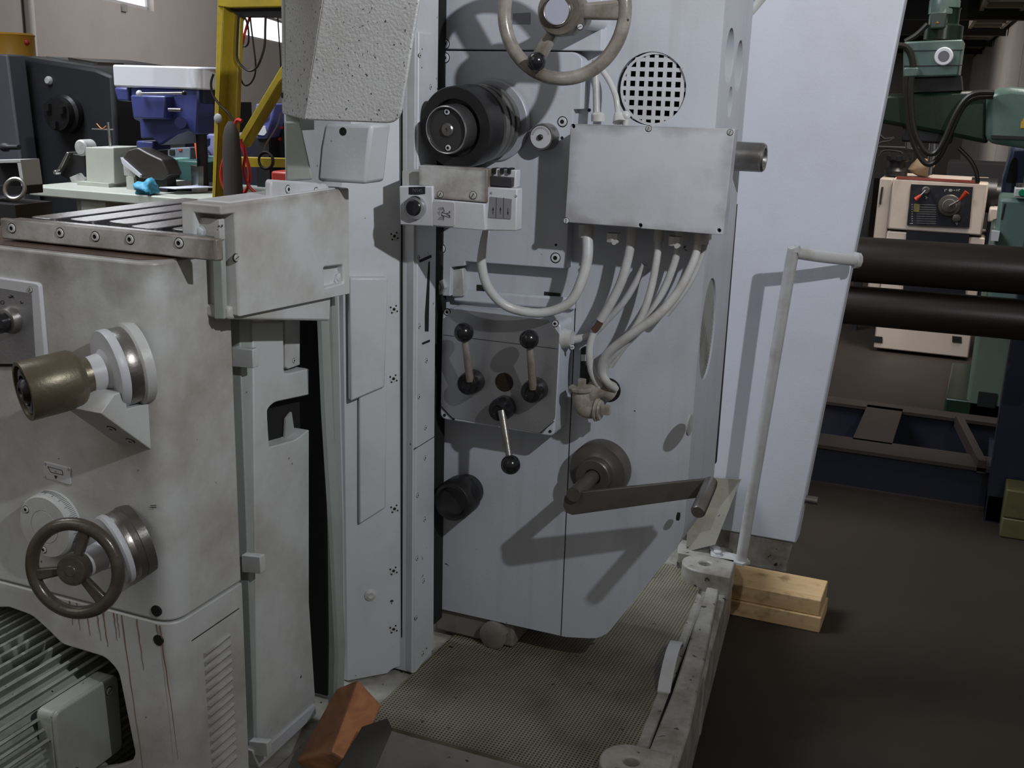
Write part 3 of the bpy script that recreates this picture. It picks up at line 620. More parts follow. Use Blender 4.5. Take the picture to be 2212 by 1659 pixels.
lug(-.522, 2.485, .052, 'rear'); lug(-.447, 1.645, .052, 'front')
plan([(-.60,2.535),(-.485,2.535),(-.478,2.62),(-.62,2.62)], .335, .385).build('rear_shelf', [P_BASE], MM, bevel=.003)
# perforated tray
pm_, t_, b_ = nt('perforated_sheet')
tc = N(t_, 'TexCoord'); 
sc_ = N(t_, 'VectorMath', {0: tc.outputs['Object'], 1: (1/.0068, 1/.0068, 0)}, operation='MULTIPLY')
fr = N(t_, 'VectorMath', {0: sc_}, operation='FRACTION'); sb_ = N(t_, 'VectorMath', {0: fr, 1: (.5,.5,0)}, operation='SUBTRACT')
ln = N(t_, 'VectorMath', {0: sb_}, operation='LENGTH')
hole = N(t_, 'MapRange', {0: ln.outputs['Value'], 1: .27, 2: .33, 3: 1, 4: 0})
n1 = N(t_, 'TexNoise', {'Vector': tc.outputs['Object'], 'Scale': 7, 'Detail': 5}); n2 = N(t_, 'TexNoise', {'Vector': tc.outputs['Object'], 'Scale': 38, 'Detail': 4})
cc = mix(t_, ramp(t_, n1, .42, .75), (.22,.21,.15), (.105,.088,.055)); cc = mix(t_, ramp(t_, n2, .70, .72), sock(cc), (.02,.018,.012)); cc = mix(t_, hole, sock(cc), (.012,.01,.007))
t_.links.new(sock(cc), b_.inputs['Base Color']); b_.inputs['Roughness'].default_value = .5
tr = plan([(-.946,1.592),(-.447,1.592),(-.520,2.50),(-.62,2.53),(-.93,2.53)], .338, .350).build('perforated_tray', [pm_], MM)
for pts in ([(-.447,1.592),(-.423,1.592),(-.492,2.38),(-.512,2.40)],): plan(pts, .338, .351).build('tray_margin', [P_BASE], tr)
plan([(-.4235,1.60),(-.419,1.60),(-.487,2.38),(-.4915,2.38)], .349, .3525).build('tray_groove', [VOID], tr)
hd = []
q0 = V(-.463,1.925,.352); q1 = V(-.489,2.128,.352)
for i in range(13):
    t = i/12; p = q0.lerp(q1, t); p.z += .034*math.sin(PI*t)**.6; hd.append(p)
M().loft([[p+V(-.013,0,-.0022), p+V(.013,.003,-.0022), p+V(.013,.003,.0022), p+V(-.013,0,.0022)] for p in hd]).build('strap_handle', [P_BOX], tr, bevel=.001)
# dark structure under the headstock
M().box((-.985,1.96,.352),(-.80,2.15,.408)).build('headstock_foot', [P_SILL], MM, bevel=.006)
M().lathe((-.84,1.95,.38), FR, [(.03,-.02),(.03,.008),(.02,.012)], 20).build('foot_boss', [P_SILL], MM)
for x, y in ((-1.3,1.5),(-1.3,2.8),(-.62,1.5),(-.66,2.5),(-.75,2.95)): M().box((x-.06,y-.06,.0),(x+.06,y+.06,.20)).build('levelling_foot', [P_SILL], MM, bevel=.004)
# sloping rear sheet, rail post and rear panel
a = [PY(1482,1192,2.56), PY(1545,1176,2.56), PY(1600,1036,2.645), PY(1490,1030,2.645)]
M().prism(a, (0,.006,0)).build('sloping_chip_sheet', [paint('cream_sheet', (.21,.20,.16), (.10,.085,.05), 1.0, .6, scale=10)], MM)
zz = PZ(1590,1226,.392); b0 = V(-.443,2.545,.392)
pl = M(); p1 = PY(1712,548,2.50); p2 = PY(1848,562,2.60)
pl.tube([b0, b0.lerp(p1,.5), b0.lerp(p1,.97), p1+V(.004,0,.004), p1.lerp(p2,.06)+V(0,0,.003), p1.lerp(p2,.5), p2], .0135, 16, 6)
po = pl.build('rail_post', [P_CONDUIT], MM)
M().prism([V(-.53,2.585,.386),V(-.515,2.535,.386),V(-.435,2.52,.386),V(-.42,2.545,.386),V(-.437,2.57,.386)], (0,0,.006)).build('post_foot_plate', [P_CONDUIT], po)
for x, y in ((-.512,2.573),(-.503,2.55)): place(HEX, 'hex_bolt', po, (x,y,.393), UP, .2, .010)
M().lathe(p2, p2-p1, [(.0135,-.004),(.019,-.002),(.018,.008),(.012,.010)], 10).build('weld_bead', [P_CONDUIT], po)
YR = 2.66
c0 = PY(1955,0,YR); c1 = PY(1719,1174,YR); d = (c0-c1)/(c0.z-c1.z)
tr_ = c1 + d*(1.80-c1.z)
rp = M().prism([V(-.90,YR,c1.z), c1, tr_, V(-.90,YR,1.80)], (0,.06,0)).build('rear_panel', [P_PANEL], MM, bevel=.004)
M().prism([V(-.90,YR+.006,c1.z-.085), V(c1.x-.018,YR+.006,c1.z-.085), V(c1.x-.008,YR+.006,c1.z-.001), V(-.90,YR+.006,c1.z-.001)], (0,.05,0)).build('rear_panel_skirt', [P_BASE], rp, bevel=.002)
M().prism([V(-.90,YR+.012,c1.z-.45), V(-.55,YR+.012,c1.z-.45), V(-.55,YR+.012,c1.z-.02), V(-.90,YR+.012,c1.z-.02)], (0,.04,0)).build('rear_panel_leg', [P_BASE], rp)
p = PY(1738,1078,YR+.02); M().cyl(p, p+V(.032,0,0), .011, n=18).build('panel_stud', [STEEL], rp)
M().tube([PY(1612,35,2.5), PY(1628,18,2.52), PY(1660,-20,2.56), PY(1700,-60,2.62)], .009, 12, 4).build('upper_hose', [P_CONDUIT], MM)
# ---- knee -----------------------------------------------------------------------------------
def kplan(z0, z1, xr, yf, r):
    pts = rpoly([V(-1.75,yf,z0),V(xr,yf,z0),V(xr,1.313,z0),V(-1.75,1.313,z0)], [0,r,0,0], 8)
    return M().prism(pts, (0,0,z1-z0))
YK = 1.15; XK = -.998
kn = kplan(.737, 1.259, XK, YK, .034).build('knee_casting', [P_KNEEC], MM, bevel=.004, seg=3)
op = rpx([(-80,1312),(20,1312),(70,1330),(105,1362),(135,1392),(175,1404),(228,1420),(256,1450),(292,1628),(285,1645),(250,1656),(-80,1700)], [0,0,12,10,10,10,14,16,6,8,4,0])
lc = kplan(.20, .7345, XK+.001, YK-.001, .034).build('lower_cover', [P_KNEE], MM, bevel=.002, cuts=[M().prism([PY(x,y,YK-.001)+V(0,-.02,0) for x,y in op], (0,.045,0)), M().box((-1.74,1.160,.1),(-1.016,1.36,.727))])
M().box((-1.74,1.306,.2),(-1.016,1.312,.727)).build('motor_bay_dark_back', [VOID], lc)  # black plate added so the motor bay looks dark inside
for x, y in ((337,1320),(342,1383)):
    p = PY(x,y,YK-.001); M().lathe(p, FR, [(.0085,-.01),(.0085,.0008),(0,.0008)], 18).build('round_hole', [VOID], lc)
# louvres pressed in the side
for i in range(15):
    t = i/14
    x0, y0 = 437+t*20, 1412+t*265; x1, y1 = 495+t*14, 1366+t*262
    a = PX(x0,y0,XK); b = PX(x1,y1,XK)
    M().add([a+V(-.001,0,-.012), b+V(-.001,0,-.012), b+V(-.001,0,.001), a+V(-.001,0,.001), a.lerp(b,.06)+V(.0065,0,-.001), a.lerp(b,.94)+V(.0065,0,-.001)], [(0,1,5,4),(4,5,2,3),(0,4,3),(1,2,5),(0,3,2,1)]).build('louvre', [P_GRIME], lc)
    M().hexa([a+V(-.001,.003,.0008), b+V(-.001,-.003,.0008), b+V(.0004,-.003,.0008), a+V(.0004,.003,.0008), a+V(-.001,.003,.0022), b+V(-.001,-.003,.0022), b+V(.0004,-.003,.0022), a+V(.0004,.003,.0022)]).build('louvre_slot', [VOID], lc)
a = PX(414,1385,XK+.001); b = PX(516,1315,XK+.001); M().hexa([a, b, b+V(.0006,0,0), a+V(.0006,0,0), a+V(0,0,.0014), b+V(0,0,.0014), b+V(.0006,0,.0014), a+V(.0006,0,.0014)]).build('fold_line', [VOID], lc)
# rust runs below the seam
RUST = plain('rust_stain', (.20,.135,.10), .7)
rnd = random.Random(3)
for x, ln, wd in ((150,52,2.2),(165,60,1.8),(185,66,1.8),(208,70,2.2),(222,80,3),(245,60,2.2),(252,52,1.4),(262,330,2.2),(295,110,2.2),(345,290,2.4),(353,150,2.6),(338,30,2)):
    y0 = 1256+(x/363)*99 + 1; pts = []; g = M(); k = 9; prev = None; ring = []
    for j in range(k+1):
        t = j/k; xx = x + t*ln*.14 + rnd.uniform(-1,1); ww = .62*wd*(1-.75*t)*rnd.uniform(.7,1.2)
        a, b = PY(xx-ww, y0+t*ln, YK-.0012), PY(xx+ww, y0+t*ln, YK-.0012); ring.append([a, b, b+V(0,-.0003,0), a+V(0,-.0003,0)])
    if x > 350: continue
    g.loft(ring).build('rust_run', [RUST], lc, kind='stuff')
# oily catch tray and table
kt = M().prism([V(-1.72,1.163,1.257),V(-1.03,1.163,1.257),V(-.995,1.20,1.257),V(-.995,1.31,1.257),V(-1.72,1.31,1.257)], (0,0,.003)).build('oily_tray', [BROWN], kn)
tb = M().box((-1.305,1.202,1.2615),(-.992,1.60,1.279)).build('table_slab', [P_GRIME], MM, bevel=.002)
M().prism([V(-1.31,1.194,1.262),V(-.93,1.194,1.262),V(-.925,1.205,1.262),V(-1.31,1.205,1.262)], (0,0,.030)).build('table_front_rail', [P_EDGED], MM, bevel=.0025)
for x, y in ((26,493),(130,503),(206,511),(281,517),(387,525)):
    p = PY(x,y,1.194); place(SOCKK, 'socket_screw', tb, p, FR, .3, .0062)
g = M(); x = -1.30; i = 0
M().box((-1.302,1.206,1.279),(-.955,1.226,1.2905)).build('table_edge_land', [LANDS], tb, bevel=.001)
while x < -1.0:
    M().prism(rpoly([V(x,1.238+.012*(i % 3),1.279),V(min(x+.046,-.994),1.238+.012*(i % 3),1.279),V(min(x+.046,-.994),1.59,1.279),V(x,1.59,1.279)], [.012,.012,0,0], 4), (0,0,.0115)).build('table_land', [LANDS], tb, bevel=.001); x += .062; i += 1
# ---- upper control knob on the knee ---------------------------------------------------------------
f1 = PY(286,786,YK); ax1 = (PY(50,846,1.022)-f1).normalized()
L1 = (PY(50,846,1.022)-f1).length
k1 = M().lathe(f1, ax1, [(.057,-.01),(.057,.003),(.056,.004),(.053,.006),(.053,.024)], 48, 0).build('feed_handle', [P_KNEE], MM)
M().lathe(f1, ax1, [(.053,.005),(.0535,.006),(.0535,.024),(.053,.025)], 48).build('graduated_ring', [STEEL], k1)
M().lathe(f1, ax1, [(.0545,.024),(.055,.026),(.055,.034),(.054,.036),(.030,.038),(.026,.042),(.024,.060),(.024,.075)], 48).build('painted_collar', [P_BOX], k1)
M().lathe(f1, ax1, [(.025,.060),(.025,.070),(.030,.070),(.037,.076),(.0395,.082),(.0395,L1-.001),(.039,L1),(.034,L1),(.033,L1-.008),(.0,L1-.008)], 44).build('grip_sleeve', [OLIVE], k1)
M().lathe(f1, ax1, [(.030,L1-.009),(.030,L1-.003),(.028,L1-.002),(.021,L1-.002),(.020,L1-.006)], 36).build('black_end_ring', [BLACK], k1)
M().lathe(f1, ax1, [(.017,L1-.008),(.0165,L1-.001),(.012,L1+.004),(.007,L1+.004),(.006,L1+.002),(.0,L1+.002)], 32).build('end_button', [BLACKMET], k1)
# wedge bracket under it
xb0 = PY(222,892,YK-.055).x; 
wq = [PY(262,846,YK-.060), PY(276,884,YK-.035), PY(318,872,YK-.0), PY(325,974,YK), PY(218,892,YK-.065)]
XW = PY(322,920,YK).x
wp = [PX(x,y,XW) for x,y in ((247,852),(270,845),(275,883),(318,872),(325,973),(218,893))]
for q_ in (3,4): wp[q_].y = YK+.002
M().prism(wp, (-.062,0,0)).build('wedge_bracket', [P_KNEE], MM, bevel=.0015)
sl = (wp[4]-wp[5]).normalized(); sn = V(0,-sl.z,sl.y) if V(0,-sl.z,sl.y).y < 0 else V(0,sl.z,-sl.y)
for k_, dx in ((.45,-.022),(.78,-.018)): place(SOCKK, 'socket_screw', MM, wp[5].lerp(wp[4],k_)+V(dx,0,0)+sn*.0006, sn, .2, .0052)
# ---- lower handwheel ---------------------------------------------------------------------------------
WHEELD = paint('worn_dark_wheel', (.085,.075,.062), (.20,.185,.165), .8, .62, rough=.24, metal=.3, scale=16, lo=.5)
f2 = PY(287,1168,YK); ax2 = (PY(168,1224,1.078)-f2).normalized(); L2 = (PY(168,1224,1.078)-f2).length
k2 = M().lathe(f2, ax2, [(.053,-.01),(.053,.003),(.052,.004),(.050,.022)], 48).build('lower_handwheel', [DARKMET], MM)
M().lathe(f2, ax2, [(.0505,.003),(.051,.004),(.051,.020),(.0505,.022)], 48).build('graduated_ring', [STEEL], k2)
M().lathe(f2, ax2, [(.051,.022),(.0525,.024),(.0525,.030),(.050,.033),(.030,.036),(.022,.042),(.020,.055),(.020,L2-.008)], 48).build('painted_collar', [P_BOX], k2)
wc2 = PY(162,1228,1.068); ax2 = V(.25,-.955,.10).normalized()
M().torus(wc2, ax2, .0635, .0092, 64, 14).build('wheel_ring', [WHEELD], k2)
M().lathe(wc2, ax2, [(.021,-.012),(.0225,-.006),(.0225,.008),(.020,.012),(.008,.0125),(.007,.0135),(.0,.0135)], 32).build('wheel_hub', [WHEELD], k2)
q = Vector(ax2).to_track_quat('Z','Y'); ux = V(1,0,0)-Vector(ax2)*ax2.x; ux.normalize(); uz = Vector(ax2).cross(ux); uz = uz if uz.z > 0 else -uz
for a in (75, 195, 315):
    d = ux*math.cos(math.radians(a))+uz*math.sin(math.radians(a)); s = ax2.cross(d)
    A = wc2+d*.017; B = wc2+d*.061
    M().hexa([A-s*.006-ax2*.005, A+s*.006-ax2*.005, B+s*.009-ax2*.005, B-s*.009-ax2*.005, A-s*.006+ax2*.005, A+s*.006+ax2*.005, B+s*.009+ax2*.005, B-s*.009+ax2*.005]).build('wheel_spoke', [WHEELD], k2, bevel=.003, seg=3)
# ---- dial with index plate ------------------------------------------------------------------------------
f3 = PY(121,1128,YK); 
d3 = M().lathe(f3, FR, [(.050,-.002),(.050,.004),(.0485,.020),(.046,.0225),(.026,.0225),(.0255,.0215)], 48).build('feed_dial', [P_KNEE], MM)
M().lathe(f3+V(.0,-.0205,0), FR, [(.025,-.002),(.025,.0012),(.0245,.002),(0,.002)], 36).build('dial_centre', [P_KNEE], d3)
for dx, dz in ((-.033,.022),(-.005,-.036),(.036,.01)): place(SOCKK, 'socket_screw', d3, f3+V(dx,-.0225,dz), FR, .3, .0048)
g = M()
for i in range(40):
    a = math.radians(-20+i*3.2); dd = V(math.cos(a),0,math.sin(a)); s = V(-dd.z,0,dd.x)*.00025
    p0 = f3+dd*.0502+V(0,-.004,0); p1 = f3+dd*.0493+V(0,-.012 if i % 5 else -.016,0); g.hexa([p0-s,p0+s,p1+s,p1-s,p0-s+dd*.0003,p0+s+dd*.0003,p1+s+dd*.0003,p1-s+dd*.0003])
g.build('dial_marks', [BLACKM], d3, kind='stuff')
ip = slab(rpx([(94,997),(152,1012),(152,1048),(94,1032)], 3), YK-.002, .004).build('index_plate', [P_BOX], MM, bevel=.0005)
g = M()
for s in ((103,1008,134,1016),(134,1016,136,1026),(136,1026,110,1020),(110,1020,103,1008),(118,1018,122,1019)): stroke(g, *s, YK-.0023, .5)
slab([(117,1027),(124,1029),(120,1035)], YK-.0024, .0004, g); g.build('index_print', [BLACKM], ip, kind='stuff')
g = M(); stroke(g, 325,1092,338,1092, YK-.0012, .8); stroke(g, 325,1096,338,1096, YK-.0012, .8); g.build('scale_mark', [BLACKM], kn, kind='stuff')
for x, y in ((97,1002),(97,1030),(147,1014)): fy(SLOT, 'slotted_screw', ip, x, y, YK-.002, 3)
# ---- rotary switch panel --------------------------------------------------------------------------------
rs = slab(rpx([(-60,592),(84,612),(99,786),(-60,786)], [0,10,10,0]), YK-.006, .008).build('switch_panel', [P_BOX], MM, bevel=.002)
slab(rpx([(-60,596),(87,610),(103,792),(-60,792)], [0,12,12,0]), YK-.0012, .003).build('panel_gasket', [BLACKM], rs)
slab([(-60,612),(68,634),(77,786),(-60,786)], YK-.0066, .002).build('switch_face', [ALU], rs)
fy(SLOTD, 'slotted_screw', rs, 65, 626, YK-.006, 6, 1)
p = PY(26,690,YK-.006); rk = M().lathe(p, FR, [(.020,0),(.020,.004),(.017,.012),(.015,.013)], 32).build('rotary_switch', [STEEL], rs)
M().lathe(p+V(-.003,-.010,-.002), FR, [(.015,0),(.0145,.020),(.013,.022)], 28).box(tuple(p+V(-.018,-.040,-.006)), tuple(p+V(.012,-.028,.004))).build('switch_knob', [BLACK], rk)
g = M()
for s in ((20,644,28,640),(28,640,22,638),(18,641,30,643),(44,650,46,656),(46,656,50,654)): stroke(g, *s, YK-.0070, .8)
for i in range(8):
    a0 = i*PI/4; a1 = a0+PI/4; stroke(g, 5+4*math.cos(a0), 653+4*math.sin(a0), 5+4*math.cos(a1), 653+4*math.sin(a1), YK-.0070, .5)
g.build('switch_print', [BLACKM], rs, kind='stuff')
# ---- motor in the bay ------------------------------------------------------------------------------------
MC = V(-1.335,1.13,.475)
P_MOT = paint('motor_green_grey', (.40,.43,.39), (.12,.10,.075), .9, .6, scale=12)
mo = M().cyl(MC+V(0,-.22,0), MC+V(0,.165,0), .165, n=48).build('motor', [P_MOT], MM)
for i in range(34):
    a = math.radians(-20+i*5.0); d = V(math.cos(a),0,math.sin(a)); s = V(-d.z,0,d.x)*.0022
    p = MC+d*.163; q = MC+d*.190
    if -28 < math.degrees(a) < 24: q = MC+d*.175
    M().hexa([p-s+V(0,-.21,0),p+s+V(0,-.21,0),p+s+V(0,.155,0),p-s+V(0,.155,0),q-s+V(0,-.21,0),q+s+V(0,-.21,0),q+s+V(0,.155,0),q-s+V(0,.155,0)]).build('cooling_fin', [P_MOT], mo)
yb0 = PX(110,1545,-1.155).y; yb1 = PX(258,1590,-1.155).y
tbx = M().prism(rpoly([V(-1.155,yb0,.598),V(-1.155,yb1,.598),V(-1.155,yb1,.468),V(-1.155,yb0,.468)], .012), (-.030,0,0)).build('terminal_box', [P_MOT], mo, bevel=.003)
M().prism(rpoly([V(-1.148,yb0,.600),V(-1.148,yb1,.600),V(-1.148,yb1,.466),V(-1.148,yb0,.466)], .014), (-.008,0,0)).build('terminal_lid', [paint('lid_green_grey', (.36,.38,.36), (.18,.16,.12), .7, .66)], tbx, bevel=.003)
for y, z in ((yb1-.022,.580),(yb0+.03,.486)): place(SLOT, 'slotted_screw', tbx, V(-1.148,y,z), RT, .4, .006)
# ================================================================== the hall
def struct(o): o['kind'] = 'structure'; return o
FLOOR = paint('stained_concrete', (.034,.025,.0175), (.016,.012,.009), .75, .74, rough=.6, scale=2.2, bscale=60, bump=.03)
struct(M().box((-16,-3,-.06),(6,32,0)).build('floor', [FLOOR]))
WALL = paint('grey_wall', (.34,.315,.305), (.26,.24,.235), .5, 1, rough=.7, scale=1.2)
WALLR = paint('beige_wall_panel', (.40,.375,.36), (.28,.26,.25), .5, 1, rough=.6, scale=1.0)
# left wall, running away from the viewer
wd = V(-math.sin(math.radians(25.2)), math.cos(math.radians(25.2)), 0); wn = V(math.cos(math.radians(25.2)), math.sin(math.radians(25.2)), 0)
P0 = -wn*5.0
def onwall(x, y):
    d = ray(x, y); t = (P0-CAM).dot(wn)/d.dot(wn); return CAM+d*t
def wpt(s, z, off=0): p = P0+wd*s+wn*off; p.z = z; return p
def ws(x, y): p = onwall(x, y); return (p-P0).dot(wd), p.z
w1a, w1b = ws(150,20), ws(333,25); w2a, w2b = ws(497,66), ws(620,98)
cutsw = []
zb1 = w1b[1]; zt1 = zb1+1.5; zb2 = ws(606,95)[1]; zt2 = ws(606,42)[1]
WIN = [(ws(110,0)[0], w1b[0], zb1, zt1), (ws(508,60)[0], ws(640,95)[0], zb2, zt2)]
for a, b, z0, z1 in WIN: cutsw.append(M().prism([wpt(a,z0,-.4), wpt(b,z0,-.4), wpt(b,z1,-.4), wpt(a,z1,-.4)], wn*.8))
struct(M().prism([wpt(4,0,-.2), wpt(46,0,-.2), wpt(46,6,-.2), wpt(4,6,-.2)], wn*.2).build('wall_left', [WALL], cuts=cutsw))
GLOW = plain('daylight_pane', (.92,.95,1), .3, 0, 2.2); WFR = plain('window_frame_paint', (.35,.35,.36), .5)
for i, (a, b, z0, z1) in enumerate(WIN):
    g = M(); f = .06
    for (a0,a1,y0,y1) in ((a,b,z0,z0+f),(a,b,z1-f,z1),(a,a+f,z0,z1),(b-f,b,z0,z1)):
        g.prism([wpt(a0,y0,-.15), wpt(a1,y0,-.15), wpt(a1,y1,-.15), wpt(a0,y1,-.15)], wn*.06)
    wf = struct(g.build('window_%d' % (i+1), [WFR]))
    n = 3
    for k in range(n):
        s0 = a+f+(b-a-2*f)*k/n; s1 = a+f+(b-a-2*f)*(k+1)/n-.02
        M().prism([wpt(s0,z0+f,-.13), wpt(s1,z0+f,-.13), wpt(s1,z1-f,-.13), wpt(s0,z1-f,-.13)], wn*.015).build('pane', [GLOW], wf)
a = ws(42,0); b = ws(63,140)
struct(M().cyl(wpt(a[0]+.1,0,.06), wpt(a[0]+.1,5.5,.06), .055, n=16).build('trim_1', [plain('white_pipe_paint', (.55,.53,.52), .4)]))
s_, z_ = ws(266,17); struct(M().prism([wpt(s_-.12,z_-.05,0), wpt(s_+.12,z_-.05,0), wpt(s_+.12,z_+.05,0), wpt(s_-.12,z_+.05,0)], wn*.03).build('trim_2', [plain('vent_paint', (.25,.24,.23), .6)]))
# right and back walls
def xr(Y): return .66-.057*Y
wr = struct(M().prism([V(xr(8.2)+.08,8.2,0),V(xr(22)+.08,22,0),V(xr(22)+.3,22,0),V(xr(8.2)+.3,8.2,0)], (0,0,5)).build('wall_right', [WALLR]))
y = 8.2
while y < 21:
    M().prism([V(xr(y+.02),y+.02,0),V(xr(y+1.58),y+1.58,0),V(xr(y+1.58)+.09,y+1.58,0),V(xr(y+.02)+.09,y+.02,0)], (0,0,5)).build('wall_panel', [WALLR], wr, bevel=.008, seg=1); y += 1.6
struct(M().box((-11,22,0),(.3,22.2,5)).build('wall_back', [WALL]))
CEIL = plain('dark_roof', (.025,.022,.02), .8)
zc = PX(2200,-60,xr(11)).z
zc = 1.5+(PY(2205,0,9.3).z-1.5)*1.06
ce = struct(M().box((-4,8.4,zc),(xr(8.4)+.3,22,zc+.1)).build('ceiling', [CEIL]))
for yy in (9.6,12,14.5,17): M().box((-4,yy,zc-.16),(xr(yy)-.02,yy+.14,zc+.01)).build('roof_beam', [plain('roof_beam_paint', (.015,.015,.015), .7)], ce)
ct = thing('cable_tray', (-.1,12,zc-.1), 'cream ladder cable tray hung under the dark roof along the right wall', 'cable tray')
TRAY = plain('cream_tray', (.30,.27,.20), .5)
for off in (.05,.33):
    M().prism([V(xr(8.4)-off,8.4,zc-.10),V(xr(21)-off,21,zc-.10),V(xr(21)-off-.03,21,zc-.10),V(xr(8.4)-off-.03,8.4,zc-.10)], (0,0,.09)).build('side_rail', [TRAY], ct)
yy = 8.6
while yy < 21: M().box((xr(yy)-.35,yy,zc-.10),(xr(yy)-.06,yy+.07,zc-.06)).build('rung', [TRAY], ct); yy += .62
# ---- right background: radial drill ------------------------------------------------------
GREEN = paint('dark_green_paint', (.011,.025,.016), (.01,.016,.012), .8, .7, rough=.3, scale=5)
GREENL = paint('worn_green_paint', (.09,.15,.13), (.25,.28,.27), .5, .7, rough=.25, scale=4)
YD = 5.6
rd = thing('radial_drill', (PY(2290,400,YD).x, YD, 0), 'dark green radial drill with a long arm, motor on top and hanging hoses', 'drill')
slab([(1890,202),(1940,202),(2135,194),(2135,318),(2212,330),(2330,345),(2330,300),(2140,300),(2050,292),(1912,268),(1888,264)][:3]+[(2135,312),(2050,294),(1912,268),(1888,262)], YD, .35).build('drill_arm', [GREEN], rd, bevel=.02)
slab([(2130,200),(2160,190),(2185,187),(2340,200),(2340,318),(2212,322),(2150,312),(2128,306)], YD-.10, .5).build('arm_clamp', [GREENL], rd, bevel=.03)
slab([(2140,292),(2340,300),(2340,306),(2140,299)], YD-.13, .5).build('dark_lip', [BLACKM], rd)
M().cyl((PY(2330,300,YD).x, YD+.3, 0),(PY(2330,300,YD).x, YD+.3, 3.0), .19, n=28).build('drill_column', [GREEN], rd)
M().box((PY(2330,300,YD).x-.4, YD-.1, 0),(PY(2330,300,YD).x+.4, YD+.7, .12)).build('drill_base', [GREEN], rd, bevel=.01)
hb_ = slab([(1952,90),(2081,85),(2070,164),(1950,168)], YD-.05, .3).build('drill_head', [GREENL], rd, bevel=.008)
for y0, y1 in ((108,110),(141,143)): slab([(1952,y0+1),(2080,y0-1),(2080,y1-1),(1952,y1+1)], YD-.053, .01).build('cover_joint', [BLACKM], hb_)
slab([(1960,168),(2075,163),(2078,195),(1965,200)], YD, .25).build('dark_slide', [BLACKM], rd)
p = PY(2039,122,YD-.05); M().lathe(p, FR, [(.040,0),(.040,.015),(.036,.02),(.022,.02),(.021,.008),(0,.008)], 28).build('handwheel_ring', [plain('white_ring', (.85,.85,.9), .3)], hb_); M().lathe(p, FR, [(.024,.008),(.024,.021),(.0,.021)], 24).build('ring_centre', [plain('ring_centre_grey', (.16,.16,.18), .4)], hb_)  # the ring's bright reflection is put into its white colour
p = PY(2036,86,YD+.12); M().lathe(p, UP, [(.085,0),(.085,.06),(.062,.07),(.062,.13),(.066,.14)], 24).build('motor_flange', [GREEN], rd)
p = PY(2034,62,YD+.12); M().lathe(p, UP, [(.062,-.02),(.062,.06),(.068,.062),(.068,.12),(.058,.14),(.04,.145)], 24).build('drill_motor', [GREENL], rd)
slab([(2010,26),(2044,25),(2042,60),(2008,62)], YD, .06).build('motor_terminal_box', [plain('dark_green_box', (.05,.07,.06), .4)], rd, bevel=.006)
slab([(2021,50),(2029,50),(2025,45)], YD-.003, .004).build('orange_triangle', [plain('warning_orange', (.5,.2,.03), .5)], rd)
slab([(2205,265),(2215,250),(2226,276),(2204,277)], YD-.104, .004).build('yellow_triangle', [plain('warning_yellow', (.55,.33,.03), .5)], rd)
slab([(1952,146),(1984,146),(1982,165),(1952,166)], YD-.10, .06).build('valve_block', [GREENL], rd, bevel=.005)
slab([(1950,268),(2060,288),(2055,312),(1946,306)], YD+.02, .26).build('spindle_box', [BLACKM], rd, bevel=.01)
M().cyl(PY(2016,308,YD+.1), PY(2012,352,YD+.1), .018, n=16).cyl(PY(2012,352,YD+.1), PY(2009,378,YD+.1), .010, n=12).build('drill_spindle', [BRIGHT], rd)
for x in (1962,1985): M().cyl(PY(x,304,YD+.05), PY(x,320,YD+.05), .014, n=12).build('feed_knob', [BRIGHT], rd)
HOSE = plain('black_hose', (.018,.016,.014), .4)
def hose(pts, r, Y, par, nm='hose', mat=None, n=8): return M().tube([PY(x, y, Y-(k[0] if k else 0)) for x, y, *k in pts], r, n, 6).build(nm, [mat or HOSE], par)
hose([(1940,98),(1958,102),(1968,120),(1973,145)], .014, YD-.06, rd)
hose([(1956,166),(1958,215),(1966,285),(1985,335),(2005,355),(2028,340),(2050,295),(2078,235),(2105,212),(2146,208)], .012, YD-.12, rd)
hose([(1970,166),(1968,210),(1975,280),(1995,322),(2015,332),(2035,310),(2062,250),(2085,215),(2110,201),(2148,200)], .012, YD-.15, rd)
hose([(1955,90),(1980,75),(2004,52)], .012, YD-.02, rd)
hose([(2070,320),(2095,345),(2108,370),(2112,395)], .010, YD+.1, rd)
# ---- lathe --------------------------------------------------------------------------------
YL = 6.9
CREAM = paint('cream_paint', (.56,.47,.40), (.36,.28,.22), .6, .68, rough=.45, scale=3)
la = thing('lathe', (PY(2000,750,YL).x, YL+.3, 0), 'cream lathe headstock with black control panel and red levers, behind the brown pipes', 'lathe')
xl = PY(1904,600,YL).x; xr_ = PY(2108,600,YL).x; zt_ = PY(1910,384,YL).z; zl = PY(1960,498,YL).z
M().box((xl,YL,zl),(xr_,YL+.55,zt_)).build('headstock_case', [CREAM], la, bevel=.01)
M().box((xl-.075,YL+.03,.30),(xl,YL+.5,zt_-.005)).build('end_cover', [plain('darker_cream', (.46,.39,.33), .5)], la, bevel=.008)  # end cover in a darker cream than the headstock case
M().box((xl,YL+.01,.02),(xr_+.02,YL+.5,zl-.012)).build('pedestal', [CREAM], la, bevel=.008)
M().box((xl+.02,YL+.0,zt_-.003),(xr_-.05,YL+.02,zt_+.012)).build('red_edge', [plain('red_brown_edge', (.25,.06,.04), .5)], la)
cp_ = slab([(1968,398),(2102,404),(2094,491),(1959,486)], YL-.012, .014).build('control_panel', [paint('worn_black_panel', (.012,.013,.018), (.06,.06,.06), .5, .66, scale=14, rough=.35)], la)
slab([(1958,499),(2094,505),(2085,640),(1950,640)], YL-.004, .014).build('lower_panel', [plain('black_lathe_panel', (.012,.013,.018), .35)], la)
